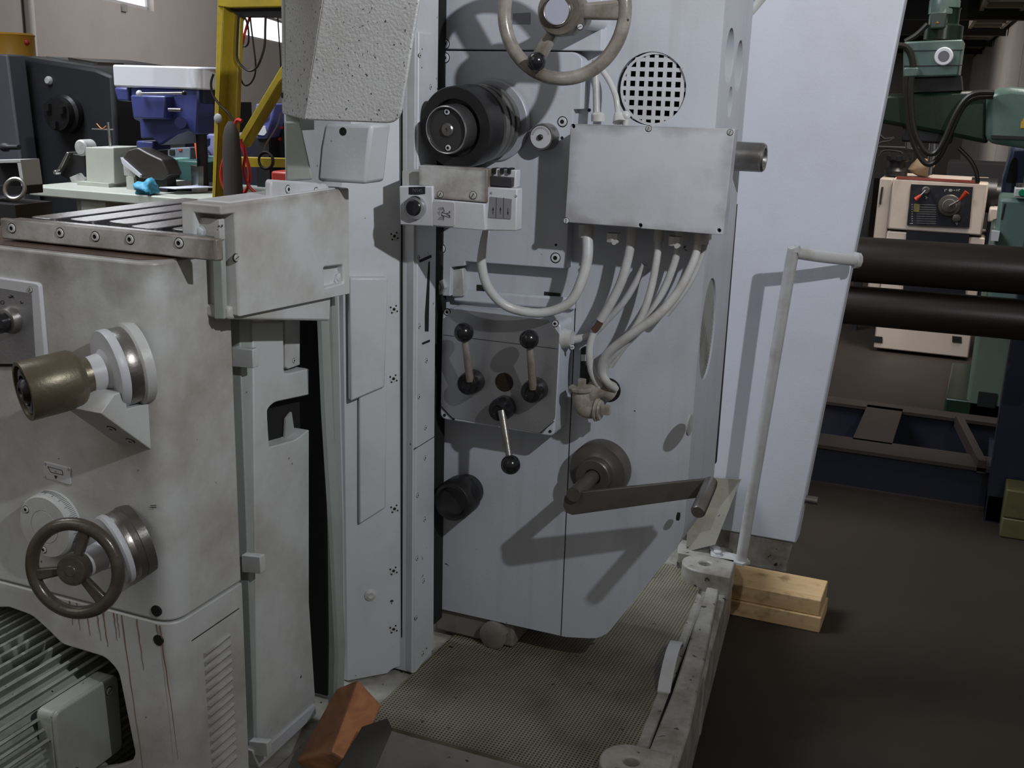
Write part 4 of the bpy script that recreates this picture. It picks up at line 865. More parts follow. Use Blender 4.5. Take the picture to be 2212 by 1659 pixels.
p = PY(2051,444,YL-.012); M().lathe(p, FR, [(.062,0),(.062,.006),(.058,.010),(.036,.012),(.036,.02),(.015,.022)], 32).build('speed_dial', [paint('dial_bronze', (.10,.09,.08), (.05,.04,.03), .8, .8, metal=.5)], cp_)
M().lathe(p, FR, [(.036,.013),(.037,.015),(.030,.0165),(.03,.012)], 32).build('white_ring', [plain('white_ring_paint', (.6,.6,.6), .4)], cp_)
RED = plain('red_grip', (.45,.04,.02), .35)
M().cyl(p+V(0,-.03,0), PY(2074,432,YL-.05), .006, n=10).build('dial_lever', [STEEL], cp_); M().cyl(PY(2072,433,YL-.05), PY(2089,415,YL-.055), .007, .016, n=14).build('red_grip', [RED], cp_)
p = PY(2000,411,YL-.012); M().lathe(p, FR, [(.022,0),(.022,.01),(.014,.012),(.012,.008)], 24).build('small_dial', [STEEL], cp_)
M().cyl(p+V(0,-.02,0), PY(1987,424,YL-.04), .006, n=10).build('small_lever', [STEEL], cp_); M().cyl(PY(1989,422,YL-.04), PY(1978,431,YL-.04), .009, .015, n=14).build('red_grip', [RED], cp_)
p = PY(2066,471,YL-.012); M().lathe(p, FR, [(.022,0),(.022,.008),(.012,.012)], 20).build('dark_knob', [DARKMET], cp_)
WPR = plain('panel_white_print', (.38,.38,.36), .6)
g = M()
for s in ((2041,409,2041,414),(2043,409,2046,409),(2050,409,2056,409),(2050,413,2056,413),(2049,411,2058,411),(2060,411,2063,411),(2067,409,2067,413),(2071,413,2071,409),(2071,409,2074,409),(1998,424,2003,426),(2003,426,2000,429)): stroke(g, *s, YL-.0125, .7)
stroke(g,1965,483,1972,483,YL-.0125,.5); stroke(g,2064,482,2070,482,YL-.0125,.6); stroke(g,2067,478,2067,486,YL-.0125,.6)
for yy in range(442,484,5): stroke(g,1969,yy,1971.5,yy+.2,YL-.0125,.7); stroke(g,1980,yy,2022,yy+1,YL-.0125,.18)
g.build('panel_print', [WPR], cp_, kind='stuff')
slab([(1974,440),(1987,441),(1985,458),(1973,457)], YL-.013, .003).build('yellow_table', [plain('dull_yellow', (.16,.14,.04), .6)], cp_)
slab([(1904,404),(1908,404),(1903,440),(1899,440)], YL+.02, .02).build('slot', [BLACKM], la)
p = PY(2095,420,YL+.2); M().cyl(p, p+V(.14,0,0), .10, n=28).cyl(p+V(.14,0,0), p+V(.20,0,0), .075, n=28).build('chuck', [BLACKMET], la)
for a, b in ((1886,1906),(2057,2078)): slab([(a,726),(a+20,728),(a+20,741),(a,739)], YL+.004, .02).build('foot_recess', [VOID], la)
M().box((xr_+.02,YL+.05,.3),(xr_+1.2,YL+.45,.86)).build('lathe_bed', [plain('dark_blue_bed', (.02,.025,.05), .5)], la, bevel=.01)
M().box((xr_+.02,YL+.0,.82),(xr_+.5,YL+.45,.90)).build('apron_tray', [CREAM], la, bevel=.01)
M().box((xr_+.9,YL+.05,0),(xr_+1.2,YL+.45,.3)).build('pedestal', [CREAM], la, bevel=.01)
# clutter on the lathe
p = PY(1936,366,YL+.2); g = M().lathe(V(p.x,YL+.2,zt_+.002), UP, [(.066,0),(.066,.03),(.05,.05),(.05,.085),(.072,.09),(.072,.115),(.04,.118)], 24)
for i in range(7):
    a = i*2*PI/7; q = V(p.x+.07*math.cos(a), YL+.2+.07*math.sin(a), zt_+.10); g.box(tuple(q-V(.014,.014,.0)), tuple(q+V(.014,.014,.035)))
tag(g.build('toothed_hub', [BLACKMET]), 'black toothed hub standing on top of the cream lathe', 'machine part')
g = M().sphere(V(PY(1986,366,YL).x, YL+.22, zt_+.057), .07, 14, sq=.8); 
for v in g.v: v.x += .012*math.sin(v.z*80); v.z = max(v.z, zt_+.002)
tag(g.build('tan_sack', [paint('tan_cloth', (.20,.14,.08), (.09,.06,.035), .8, 1, scale=9, rough=.8)]), 'small tan cloth sack on top of the cream lathe', 'sack')
bn = M().box((PY(2045,370,YL+1.2).x, YL+1.2, .9),(PY(2175,360,YL+1.2).x, YL+1.7, PY(2060,352,YL+1.2).z)); bn.box((PY(2060,370,YL+1.2).x, YL+1.25, 0),(PY(2160,360,YL+1.2).x, YL+1.65, .9))
tag(bn.build('dark_workbench', [BLACKM]), 'dark low bench against the beige wall behind the lathe chuck', 'bench')
g = M().tube([PY(x,y,YL+.6) for x,y in ((1890,300),(1900,292),(1912,300),(1930,298),(1922,304),(1900,310),(1895,330),(1892,350))], .008, 6, 5)
g.tube([PY(x,y,YL+.6) for x,y in ((1898,338),(1910,325),(1945,328),(1955,345),(1948,360),(1945,382))], .007, 6, 5).tube([PY(x,y,YL+.6) for x,y in ((1892,318),(1952,320),(1985,325))], .010, 6, 2)
rk_ = M().box((PY(1870,380,YL+.6).x, YL+.58, 0),(PY(1888,380,YL+.6).x, YL+.64, PY(1890,285,YL+.6).z)); 
w_ = thing('wire_stand', (PY(1880,380,YL+.6).x, YL+.6, 0), 'thin black stand with tangled wires beside the white panel edge, behind the lathe', 'stand')
rk_.build('stand_post', [BLACKM], w_); g.build('tangled_wire', [BLACKM], w_)
# ---- pipes on a rack -----------------------------------------------------------------------
PIPE = paint('rusty_steel_pipe', (.016,.0105,.0085), (.009,.007,.006), .8, .75, rough=.4, metal=.1, scale=5)
YPp = 3.9
for (ya, yb_, yc, yd, lab) in ((512,612,530,634,'upper of two long dark brown steel pipes behind the white panel'),(618,704,641,736,'lower of two long dark brown steel pipes behind the white panel')):
    a0 = PY(1840,ya,YPp); a1 = PY(1840,yb_,YPp); b0_ = PY(2212,yc,YPp); b1_ = PY(2212,yd,YPp)
    ca = (a0+a1)/2; cb = (b0_+b1_)/2; r = (a0-a1).length/2*.97
    dd = (cb-ca).normalized(); dd.z = dd.z*.3; A = ca-dd*.9; B = cb+dd*.9
    L = (B-A).length
    tag(M().lathe(A, B-A, [(r*.9,.0),(r*.97,.0),(r,.006),(r,L-.006),(r*.97,L),(r*.9,L),(r*.9,L-.3),(0,L-.3)], 40).build('steel_pipe', [PIPE]), lab, 'pipe', 'long steel pipes')
NAVY = paint('navy_paint', (.014,.018,.034), (.03,.022,.018), .8, .7, rough=.45, scale=5)
rkk = thing('pipe_rack', (.3,4.1,0), 'dark navy steel rack with a flat floor frame carrying the brown pipes', 'rack')
RUSTB = paint('brown_flange', (.040,.030,.025), (.025,.018,.015), .7, .72, rough=.5, scale=6)
def beam(x0, x1, y0, y1, h, nm):
    b = M().box((x0,y0,.012),(x1,y0+.012,h-.012)).build(nm, [NAVY], rkk)
    M().box((x0,y0-.02,h-.014),(x1,y1,h)).box((x0,y0-.02,0),(x1,y1,.014)).build('flange', [RUSTB], b)
    return b
q0 = PZ(1760,1040,0); 
beam(-1.3,1.2,4.32,4.46,.17,'front_beam'); beam(-1.3,1.2,4.98,5.06,.17,'rear_beam')
xq = PZ(1890,930,.17).x
for x0 in (xq-.07, .75): M().box((x0,4.44,.155),(x0+.15,5.0,.17)).box((x0+.06,4.44,.0),(x0+.075,5.0,.155)).build('cross_beam', [RUSTB], rkk)
for x0 in (.135, -1.1): M().box((x0,4.2,.0),(x0+.14,4.34,1.45)).build('rack_post', [NAVY], rkk, bevel=.005); M().box((x0,4.2,.0),(x0+.14,5.0,.10)).build('rack_foot', [NAVY], rkk)
for z in (PY(2000,620,YPp).z-.005, PY(2000,722,YPp).z-.0):
    for x0 in (.20, -1.08): M().box((x0,3.72,z-.035),(x0+.08,4.22,z-.005)).build('rack_arm', [NAVY], rkk)
M().prism([V(.09,4.3,.15),V(.12,4.3,.15),V(.02,4.9,.15),V(-.01,4.9,.15)], (0,0,.05)).build('rack_brace', [RUSTB], rkk)
# teal cabinet, pedestal, blue frame
TEAL = paint('teal_paint', (.10,.17,.15), (.18,.19,.15), .7, .68, rough=.45, scale=6)
tl = thing('teal_cabinet', (PY(2190,600,5.14).x,5.3,0), 'teal green machine cabinet with a white push-button box on top, right of the lathe', 'cabinet')
slab([(2158,428),(2300,436),(2290,700),(2130,690)], 5.14, .35).build('cabinet_body', [TEAL], tl, bevel=.015)
M().box((PY(2205,650,5.14).x,5.16,0),(PY(2290,650,5.14).x,5.46,PY(2140,650,5.14).z)).build('cabinet_foot', [TEAL], tl)
slab([(2192,405),(2240,407),(2240,428),(2190,426)], 5.12, .08).build('button_box', [plain('white_box', (.6,.6,.58), .4)], tl, bevel=.006)
p = PY(2209,416,5.12); M().lathe(p, FR, [(.016,0),(.016,.012),(.013,.015)], 20).build('green_button', [plain('green_button', (.01,.22,.12), .3)], tl)
M().cyl(PY(2203,405,5.142), PY(2204,396,5.142), .016, n=14).build('grey_cap', [STEEL], tl)
slab([(2169,440),(2173,440),(2166,474),(2162,474)], 5.138, .01).build('cabinet_slot', [BLACKM], tl)
slab([(2142,499),(2160,501),(2156,521),(2140,520)], 5.10, .05).build('pale_latch', [plain('pale_latch', (.6,.6,.65), .3)], tl)
pg = thing('green_pedestal', (PY(2137,800,5.5).x,5.6,0), 'pale green machine pedestal standing on the floor below the pipes', 'pedestal')
xa, xb = PY(2097,800,5.5).x, PY(2182,800,5.5).x
M().box((xa,5.5,0),(xb,5.8,.95)).build('pedestal_body', [paint('pale_green', (.12,.15,.12), (.08,.08,.06), .7, .7, scale=4)], pg, bevel=.02)
M().box((xa-.02,5.48,0),(xb+.02,5.82,.05)).build('pedestal_foot', [P_SILL], pg, bevel=.01)
M().box((xb-.12,5.494,.10),(xb-.04,5.50,.17)).build('foot_hole', [VOID], pg)
bl = thing('blue_machine', (PY(2210,360,6.3).x+.2,6.3,0), 'blue machine frame with an arched opening, at the right edge above the teal cabinet', 'machine')
BLUE = paint('blue_paint', (.035,.055,.12), (.02,.025,.05), .6, .75, rough=.4, scale=4)
slab([(2185,318),(2300,318),(2300,700),(2140,700),(2165,390)], 6.25, .4).build('machine_frame', [BLUE], bl, bevel=.02)
slab(rpx([(2183,350),(2192,338),(2199,345),(2196,395),(2172,395)], 6), 6.244, .012).build('arched_opening', [VOID], bl)
# blocks on the floor at the right edge
OLV = paint('olive_block', (.10,.09,.035), (.03,.03,.02), .9, .68, rough=.5, scale=8)
xo = PZ(2158,1160,0)
for z0, z1, lab in ((0,.075,'lower of two dark olive blocks stacked on the floor at the right edge'),(.075,.18,'upper of two dark olive blocks stacked on the floor at the right edge')):
    tag(M().box((xo.x,xo.y,z0),(xo.x+.19,xo.y+.13,z1)).build('olive_block', [OLV], bevel=.006), lab, 'block', 'olive floor blocks')
# boards
WOODB = None
def wood(name, a, b, sc, stretch=(1,14,14), rough=.6, dark=(.03,.018,.01)):
    mt, t, bb = nt(name); tc = N(t, 'TexCoord'); mp = N(t, 'Mapping', {'Vector': tc.outputs['Object'], 'Scale': stretch})
    n_ = N(t, 'TexNoise', {'Vector': mp, 'Scale': sc, 'Detail': 5, 'Distortion': .6}); n2_ = N(t, 'TexNoise', {'Vector': tc.outputs['Object'], 'Scale': 18, 'Detail': 4})
    c = mix(t, ramp(t, n_, .35, .7), a, b); c = mix(t, N(t, 'Math', {0: ramp(t, n2_, .55, .75), 1: .7}, operation='MULTIPLY'), sock(c), dark)
    t.links.new(sock(c), bb.inputs['Base Color']); bb.inputs['Roughness'].default_value = rough
    bp = N(t, 'Bump', {'Strength': .3, 'Distance': .002, 'Height': n_}); t.links.new(bp.outputs[0], bb.inputs['Normal']); return mt
PINE = wood('pine', (.72,.52,.29), (.60,.40,.19), 3, dark=(.16,.07,.03))
xb_ = PZ(1770,1368,0)
for z0, z1, dx, dy, lab in ((0,.048,0,0,'lower of two pale pine boards stacked on the floor behind the machine base'),(.049,.098,-.006,.006,'upper, dirtier of two pale pine boards stacked behind the machine base')):
    tag(M().box((xb_.x-.62+dx,xb_.y+dy,z0),(xb_.x+dx,xb_.y+dy+.15,z1)).build('pine_board', [PINE], bevel=.003), lab, 'board', 'pine boards')
# timber block and dark steel block leaning at the tray's front corner
TIM = wood('red_timber', (.26,.11,.05), (.16,.07,.03), 5, (3,3,16), dark=(.025,.015,.01))
TIME = wood('timber_end', (.46,.195,.085), (.30,.115,.05), 9, (3,3,10), dark=(.14,.05,.02))
far = [PY(726,1487,1.53), PY(774,1467,1.53), PY(826,1524,1.53), PY(772,1548,1.53)]
near = [PY(638,1645,1.38), PY(716,1624,1.38), PY(768,1652,1.38), PY(690,1705,1.38)]
g = M().loft([far, near]); g.m = [0,1,0,0,0,0]
for v in g.v: v.z = max(v.z, .360)
tag(g.build('timber_block', [TIM, TIME], bevel=.004), 'reddish sawn timber block tilted against the machine at the bottom left of the tray', 'timber')
B_ = [PY(838,1549,1.43), PY(850,1575,1.415), PY(800,1690,1.33), PY(768,1668,1.345)]
tag(M().prism(B_, V(-.05,-.0,-.03)).build('steel_block', [paint('dark_block', (.03,.028,.025), (.02,.017,.014), .8, .7, rough=.5)], bevel=.003), 'dark steel block lying beside the timber on the tray front edge', 'block')
# ================================================================== left background
# dark cabinet machine with things on it
YA_ = 4.6
def legs(par, x0, x1, y0, y1, z, mt, w_=.05):
    for x in (x0, x1-w_):
        for y in (y0, y1-w_): M().box((x,y,0),(x+w_,y+w_,z)).build('leg', [mt], par)
SLATE = paint('dark_slate_paint', (.022,.023,.027), (.04,.037,.035), .5, .75, rough=.5, scale=3)
dm = thing('dark_machine', (PY(140,460,YA_).x, YA_+.4, 0), 'tall dark slate machine cabinet with a small chuck on its face, by the grey wall', 'machine')
zlow = 0
pts = [PY(x,y,YA_) for x,y in ((22,118),(205,147),(243,163),(254,470),(48,470))]
pts[3].z = 0; pts[4].z = 0
M().prism(pts, (0,.9,0)).build('cabinet_body', [SLATE], dm, bevel=.02)
p = PY(150,246,YA_); M().lathe(p, FR, [(.10,0),(.10,.04),(.085,.05),(.085,.09),(.04,.095)], 28).build('chuck', [BLACKMET], dm)
for a in range(3): d = V(math.cos(a*2.1+.4),0,math.sin(a*2.1+.4)); q = p+d*.055+V(0,-.095,0); M().box(tuple(q-V(.018,.02,.018)), tuple(q+V(.018,.01,.018))).build('chuck_jaw', [BLACKMET], dm)
p = PY(107,174,YA_); M().lathe(p, FR, [(.022,0),(.022,.01),(.015,.02)], 16).build('pale_plug', [plain('pale_plug', (.55,.55,.55), .4)], dm)
pts = [PY(x,y,YA_-.15) for x,y in ((-30,116),(15,117),(44,345),(44,345),(-30,345))]; pts[2].z = 0; pts[3].z = 0; pts[4].z = 0; pts = [pts[0], pts[1], PY(44,345,YA_-.15), V(PY(44,345,YA_-.15).x,YA_-.15,0), pts[4]]
M().prism(pts, (0,.12,0)).build('grey_side_panel', [plain('slate_grey', (.10,.105,.12), .5)], dm, bevel=.01)
pb = PY(-5,150,YA_+.3); zcan = PY(15,140,YA_+.3).z
rr = (PY(44,110,YA_+.3)-PY(-40,110,YA_+.3)).length/2; cx_ = (PY(44,110,YA_+.3)+PY(-40,110,YA_+.3))/2
YEL = paint('orange_yellow_can', (.55,.29,.03), (.35,.16,.02), .5, .8, rough=.4, scale=4)
zct = PY(10,70,YA_+.3).z
yc_ = thing('yellow_can', (cx_.x, YA_+.35, zct-.30), 'orange-yellow round can on top of the dark machine', 'can')
M().lathe((cx_.x,YA_+.35,zct-.36), UP, [(rr*.95,0),(rr,.01),(rr,.15),(rr*1.02,.155),(rr,.16),(rr,.34),(rr*1.03,.35),(rr*.95,.36)], 32).build('can_body', [YEL], yc_)
M().sphere((cx_.x+rr,YA_+.35,zct-.05), .018, 10).build('red_cap', [RED], yc_)
gb = thing('green_grey_box', (PY(160,150,YA_+.3).x, YA_+.4, PY(160,160,YA_+.3).z), 'grey-green switch unit with a pale lid on top of the dark machine', 'box')
ta, tb_ = PY(22,118,YA_), PY(205,147,YA_)
def ctop(x): return ta.z+(tb_.z-ta.z)*(x-ta.x)/(tb_.x-ta.x)+.004
def onmach(q, Y, dp, nm, mt):
    pts = [PY(x,y,Y) for x,y in q]; pts[-1].z = ctop(pts[-1].x); pts[-2].z = ctop(pts[-2].x)
    return M().prism(pts, (0,dp,0)).build(nm, [mt], gb, bevel=.005)
onmach([(102,136),(150,137),(150,175),(102,175)], YA_+.2, .25, 'box_end', plain('blue_grey', (.10,.125,.13), .5))
onmach([(150,137),(204,142),(204,185),(150,178)], YA_+.2, .25, 'box_front', plain('dark_green_grey', (.045,.055,.052), .5))
slab([(106,124),(147,124),(147,137),(103,137)], YA_+.22, .2).build('pale_lid', [plain('pale_pinkish', (.28,.22,.19), .5)], gb); slab([(147,124),(210,134),(213,144),(147,138)], YA_+.22, .2).build('dark_lid', [plain('brown_dark', (.05,.04,.035), .5)], gb)
for x, y in ((178,150),(195,157),(205,150)): p = PY(x,y,YA_+.2); M().lathe(p, FR, [(.018,0),(.018,.012),(.012,.018)], 14).build('box_knob', [STEEL], gb)
# toolbox at the far left
tx = thing('open_drawer_box', (PY(20,420,2.45).x, 2.55, 0), 'white framed open box of shiny tools at the left edge, beside the dark machine', 'box')
WHT = plain('white_frame', (.5,.5,.5), .5); Yt = 2.45
slab([(-40,347),(44,345),(45,351),(-40,353)], Yt, .07).build('box_rim', [WHT], tx); slab([(37,350),(45,350),(52,400),(46,402)], Yt, .07).build('box_side', [WHT], tx)
slab([(-40,352),(38,352),(46,402),(-40,402)], Yt+.06, .02).build('box_back', [BLACKM], tx)
zd = PY(20,440,Yt).z
M().box((PY(-60,440,Yt).x,Yt-.02,.0),(PY(44,440,Yt).x,Yt+.12,zd)).build('drawer_base', [plain('black_base', (.02,.018,.018), .5)], tx)
slab([(-40,402),(47,402),(48,420),(-40,425)], Yt+.02, .08).build('dark_shelf', [BLACKM], tx)
for i, (x, y) in enumerate(((8,378),(28,376))): tag(M().lathe(PY(x,400,Yt+.08), UP, [(.012,0),(.012,.02),(.008,.022),(.008,.05),(.011,.052),(.011,.07)], 14).build('tool_holder', [BRIGHT]), ('shiny tool holder at the left edge of the open box','shiny tool holder near the right side of the open box')[i], 'tool')
tag(M().torus(PY(32,408,Yt-.03), V(.3,-1,.4), .030, .006, 28, 8).build('steel_ring', [STEEL]), 'steel ring leaning in front of the open box at the left edge', 'ring')
tag(M().lathe(PY(4,318,2.75), V(.9,-.2,.05), [(.0,0),(.012,.004),(.014,.012),(.014,.03),(.008,.04),(.008,.10)], 16).build('black_hand_lever', [BLACKM]), 'black rounded lever knob at the left edge above the open box', 'lever')
# workbench and what stands on it
YW_ = 3.1
BEN = paint('pale_bench_paint', (.40,.42,.37), (.25,.25,.20), .5, .68, rough=.5, scale=5)
xb0, xb1 = PY(62,410,YW_).x, PY(445,430,YW_).x; zbt = PY(70,402,YW_).z
wb = thing('workbench', ((xb0+xb1)/2, YW_+.4, 0), 'pale green-grey machine table standing under the blue drill press', 'bench')
g = M().prism([PY(62,401,YW_), PY(332,421,YW_), PY(450,421,YW_), PY(450,442,YW_), PY(300,440,YW_), PY(63,419,YW_)], (0,.5,0))
for v in g.v: pass
tp = M().box((xb0,YW_,zbt-.035),(xb1,YW_+.55,zbt)).build('bench_top', [BEN], wb, bevel=.005)
M().box((PY(138,440,YW_).x,YW_+.06,0),(PY(202,440,YW_).x,YW_+.4,zbt-.035)).build('bench_column', [BEN], wb, bevel=.005)
M().box((PY(165,440,YW_).x,YW_+.02,zbt-.085),(PY(218,440,YW_).x,YW_+.2,zbt-.035)).build('bench_bracket', [BEN], wb, bevel=.004)
def onb(x, y): return PY(x, y, YW_+.15)
zb_ = zbt
bxp = thing('pale_tool_box', (PY(217,400,YW_+.15).x, YW_+.25, zb_), 'pale grey metal box standing upright on the bench left of the drill press', 'box')
pl_ = [PY(x,y,YW_+.15) for x,y in ((184,318),(245,319),(248,400),(187,398))]; pl_[2].z = zb_+.012; pl_[3].z = zb_+.012
M().prism(pl_, (0,.16,0)).build('box_front', [paint('box_cream_grey', (.42,.43,.38), (.3,.3,.25), .4, .7)], bxp, bevel=.003)
M().box((PY(175,400,YW_+.15).x,YW_+.13,zb_),(PY(243,400,YW_+.15).x,YW_+.33,zb_+.014)).build('box_foot', [BEN], bxp)
M().lathe(PY(196,318,YW_+.22), V(0,-1,0), [(.03,0),(.03,.05),(.024,.055)], 20).build('round_bung', [P_GRIME], bxp)
ti = thing('tilting_vise', (PY(155,395,YW_+.2).x, YW_+.3, zb_), 'dark machine vise tilted over, with bright edges, at the left end of the bench', 'vise')
slab([(120,372),(143,328),(148,330),(126,376)], YW_+.18, .14).build('vise_jaw', [STEEL], ti, bevel=.003); slab([(126,376),(148,330),(184,336),(184,380),(172,402)], YW_+.2, .12).build('vise_body', [BLACKMET], ti, bevel=.004)
M().lathe(PY(128,372,YW_+.17), FR, [(.010,0),(.010,.02),(.007,.024)], 14).build('vise_screw', [BRIGHT], ti); slab([(150,383),(172,374),(184,388),(170,396),(155,394)], YW_+.19, .10).build('vise_base', [P_GRIME], ti)
q = PY(170,402,YW_+.2); M().box((q.x-.05,YW_+.2,zb_),(q.x+.05,YW_+.32,zb_+.02)).build('vise_foot', [BLACKMET], ti)
st = thing('marking_stand', (PY(238,318,YW_+.3).x, YW_+.3, PY(238,318,YW_+.3).z), 'thin steel rod stand with a crossbar and orange wire on the pale box', 'stand')
M().cyl(PY(239,318,YW_+.25), PY(234,264,YW_+.25), .006, n=10).build('stand_rod', [STEEL], st); M().cyl(PY(199,279,YW_+.25), PY(246,280,YW_+.25), .003, n=8).build('cross_bar', [STEEL], st)
M().tube([PY(209,267,YW_+.25), PY(220,278,YW_+.245), PY(229,272,YW_+.25)], .0018, 6, 4).build('orange_wire', [plain('orange_wire', (.5,.16,.03), .5)], st)
# drill press
YDp = 3.25
BLU = paint('royal_blue_paint', (.045,.055,.19), (.03,.035,.09), .6, .75, rough=.4, scale=5)
dp_ = thing('drill_press', (PY(330,420,YDp).x, YDp+.2, zb_), 'blue drill press with a white belt cover, standing on the pale bench', 'drill press')
cv = rpx([(242,141),(425,143),(440,152),(440,193),(245,187)], [3,10,8,0,0])
zt0 = PY(300,141,YDp).z; zt1 = PY(300,189,YDp).z; xx0, xx1 = PY(243,160,YDp).x, PY(440,160,YDp).x
M().prism(rpoly([V(xx0,YDp,zt1),V(xx1,YDp,zt1),V(xx1,YDp+.16,zt1),V(xx0,YDp+.16,zt1)], [.01,.06,.06,.01], 6), (0,0,zt0-zt1)).build('belt_cover', [paint('white_cover', (.60,.60,.63), (.5,.5,.53), .3, 1, rough=.35, scale=3)], dp_, bevel=.006)
slab([(281,189),(428,192),(428,220),(426,292),(405,283),(382,290),(345,315),(330,300),(303,300),(300,262),(287,258)], YDp+.015, .2).build('drill_head', [BLU], dp_, bevel=.008)
slab([(281,205),(357,207),(356,258),(287,256)], YDp-.03, .06).build('switch_cover', [BLU], dp_, bevel=.006)
slab([(414,192),(443,194),(443,222),(418,220)], YDp+.03, .14).build('rear_bracket', [plain('dark_navy', (.012,.012,.03), .5)], dp_); slab([(245,188),(279,189),(280,220),(252,218)], YDp+.06, .12).build('motor_mount', [BLU], dp_, bevel=.008)
M().cyl(PY(301,202,YDp-.05), PY(397,201,YDp-.05), .0045, n=10).build('lever_bar', [BRIGHT], dp_); M().sphere(PY(301,202,YDp-.05), .0115, 16).build('pale_knob', [plain('pale_knob', (.55,.55,.57), .3)], dp_); M().sphere(PY(398,201,YDp-.05), .0085, 14).build('dark_knob', [BLACK], dp_)
M().cyl(PY(390,265,YDp+.02), PY(390,265,YDp-.05), .020, n=24).build('feed_hub', [BLU], dp_); M().cyl(PY(365,237,YDp-.02), PY(392,238,YDp-.02), .007, n=12).build('lock_handle', [STEEL], dp_)
slab([(294,304),(330,306),(330,326),(294,322)], YDp+.02, .10).build('chuck_guard', [BLU], dp_, bevel=.005)
xq0, xq1 = PY(412,300,YDp+.1).x, PY(428,300,YDp+.1).x
M().cyl(((xq0+xq1)/2,YDp+.14,zb_),((xq0+xq1)/2,YDp+.14,PY(420,285,YDp+.1).z), .020, n=20).build('press_column', [paint('dark_column', (.05,.05,.055), (.03,.025,.02), .6, .8, rough=.3, metal=.6)], dp_)
M().box(((xq0+xq1)/2-.16,YDp+.06,zb_),((xq0+xq1)/2+.05,YDp+.24,zb_+.018)).build('press_base', [BLACKMET], dp_)
slab([(412,357),(428,360),(428,402),(414,404)], YDp+.06, .03).build('bright_rack', [BRIGHT], dp_); slab([(414,404),(426,404),(426,416),(414,416)], YDp+.02, .06).build('table_clamp', [plain('white_clamp', (.5,.5,.48), .5)], dp_)
vz = thing('drill_vise', (PY(310,400,YDp).x, YDp+.1, zb_), 'dark angled drill vise under the blue drill press', 'vise')
slab(rpx([(262,345),(275,324),(297,318),(318,330),(350,345),(365,378),(350,390),(300,385)], 4), YDp-.04, .075).build('vise_body', [paint('dark_vise', (.035,.03,.026), (.02,.016,.013), .7, .72, rough=.45)], vz, bevel=.006)
slab([(260,340),(303,378),(302,384),(264,354)], YDp-.05, .03).build('vise_plate', [P_BOX], vz); slab([(265,345),(296,372),(290,385),(268,378)], YDp-.02, .05).build('slotted_plate', [P_GRIME], vz)
q0_ = PY(268,382,YDp-.04); q1_ = PY(352,382,YDp-.04); M().box((q0_.x,YDp-.03,zb_),(q0_.x+.035,YDp+.03,q0_.z)).build('vise_support', [BEN], vz); M().box((q0_.x+.04,YDp-.02,zb_),(q1_.x,YDp+.03,q0_.z)).build('vise_stand', [BLACKMET], vz)
# rag and papers
rg = M(); c_ = PY(298,412,YW_-.02); rnd = random.Random(5)
for k in range(9):
    pass
rg.sphere((c_.x,YW_+.03,zb_+.02), .036, 22, sq=.8)
for v in rg.v:
    d = v-V(c_.x,YW_+.03,zb_+.02); 
    f = 1+.22*math.sin(d.x*170+d.y*60)+.18*math.cos(d.z*210+d.x*90)
    d.x *= 1.25; v.x = c_.x+d.x*f; v.z = zb_+.02+d.z*f*1.0; v.y = YW_+.03+d.y*f
    if v.z < zb_+.001 and v.y > YW_: v.z = zb_+.001
tag(rg.build('blue_rag', [plain('sky_blue_cloth', (.06,.30,.46), .6)], smooth=80), 'crumpled sky-blue cloth lying on the edge of the pale bench', 'cloth')
a_ = PY(352,406,YW_+.1); tag(M().prism([V(a_.x,YW_+.08,zb_+.019),V(a_.x+.075,YW_+.08,zb_+.019),V(a_.x+.14,YW_+.22,zb_+.019),V(a_.x+.05,YW_+.22,zb_+.019)], (0,0,.003)).build('paper_sheet', [plain('white_paper', (.62,.63,.72), .6)]), 'white paper lying on the bench beside the drill press column', 'paper')
# teal machine, orange board, blue and lilac things behind
Yb = 3.75
t2 = thing('teal_machine', (PY(400,400,Yb).x, Yb+.2, 0), 'mint and teal machine box seen behind the drill press column', 'machine')
a, b = PY(357,400,Yb).x, PY(446,400,Yb).x; zq = PY(400,345,Yb).z
M().box((a,Yb,0),(PY(378,400,Yb).x,Yb+.28,zq)).build('mint_end', [plain('mint_paint', (.17,.34,.29), .5)], t2, bevel=.006); M().box((PY(378,400,Yb).x,Yb+.02,0),(b-.03,Yb+.28,zq-.005)).build('teal_front', [plain('dark_teal_paint', (.03,.085,.075), .5)], t2, bevel=.006)
slab([(362,320),(410,318),(412,346),(362,346)], Yb+.1, .12).build('switch_unit', [plain('grey_blue_unit', (.12,.15,.18), .5)], t2, bevel=.004)
slab([(366,324),(376,324),(376,334),(366,334)], Yb+.096, .01).build('dark_window', [VOID], t2); slab([(385,322),(392,322),(392,326),(385,326)], Yb+.096, .006).build('red_sticker', [RED], t2)
for x, y in ((366,362),(377,377)): slab([(x,y),(x+8,y+1),(x+8,y+6),(x,y+5)], Yb-.003, .01).build('socket', [BLACKM], t2)
slab([(354,291),(402,294),(400,302),(362,300)], Yb+.15, .1).build('cream_bar', [plain('cream_bar', (.33,.27,.19), .6)], t2); slab([(360,300),(400,302),(400,320),(366,320)], Yb+.16, .1).build('bar_support', [BLACKM], t2)
tag(slab([(419,305),(430,307),(437,345),(424,343)], Yb+.05, .03).build('orange_board', [plain('bright_orange', (.75,.12,.02), .5)]), 'bright orange strip of board standing on the teal machine', 'board')
tag(slab([(421,300),(432,288),(445,300),(444,314),(440,318)], Yb+.13, .03).build('blue_folder', [plain('blue_folder', (.03,.09,.25), .5)]), 'tilted blue folder behind the orange board', 'folder')
ld = thing('lilac_cabinet', (PY(451,400,Yb+.3).x, Yb+.4, 0), 'lilac-blue cabinet door with a dark handle, left of the yellow post', 'cabinet')
a, b = PY(443,400,Yb+.3).x, PY(520,400,Yb+.3).x
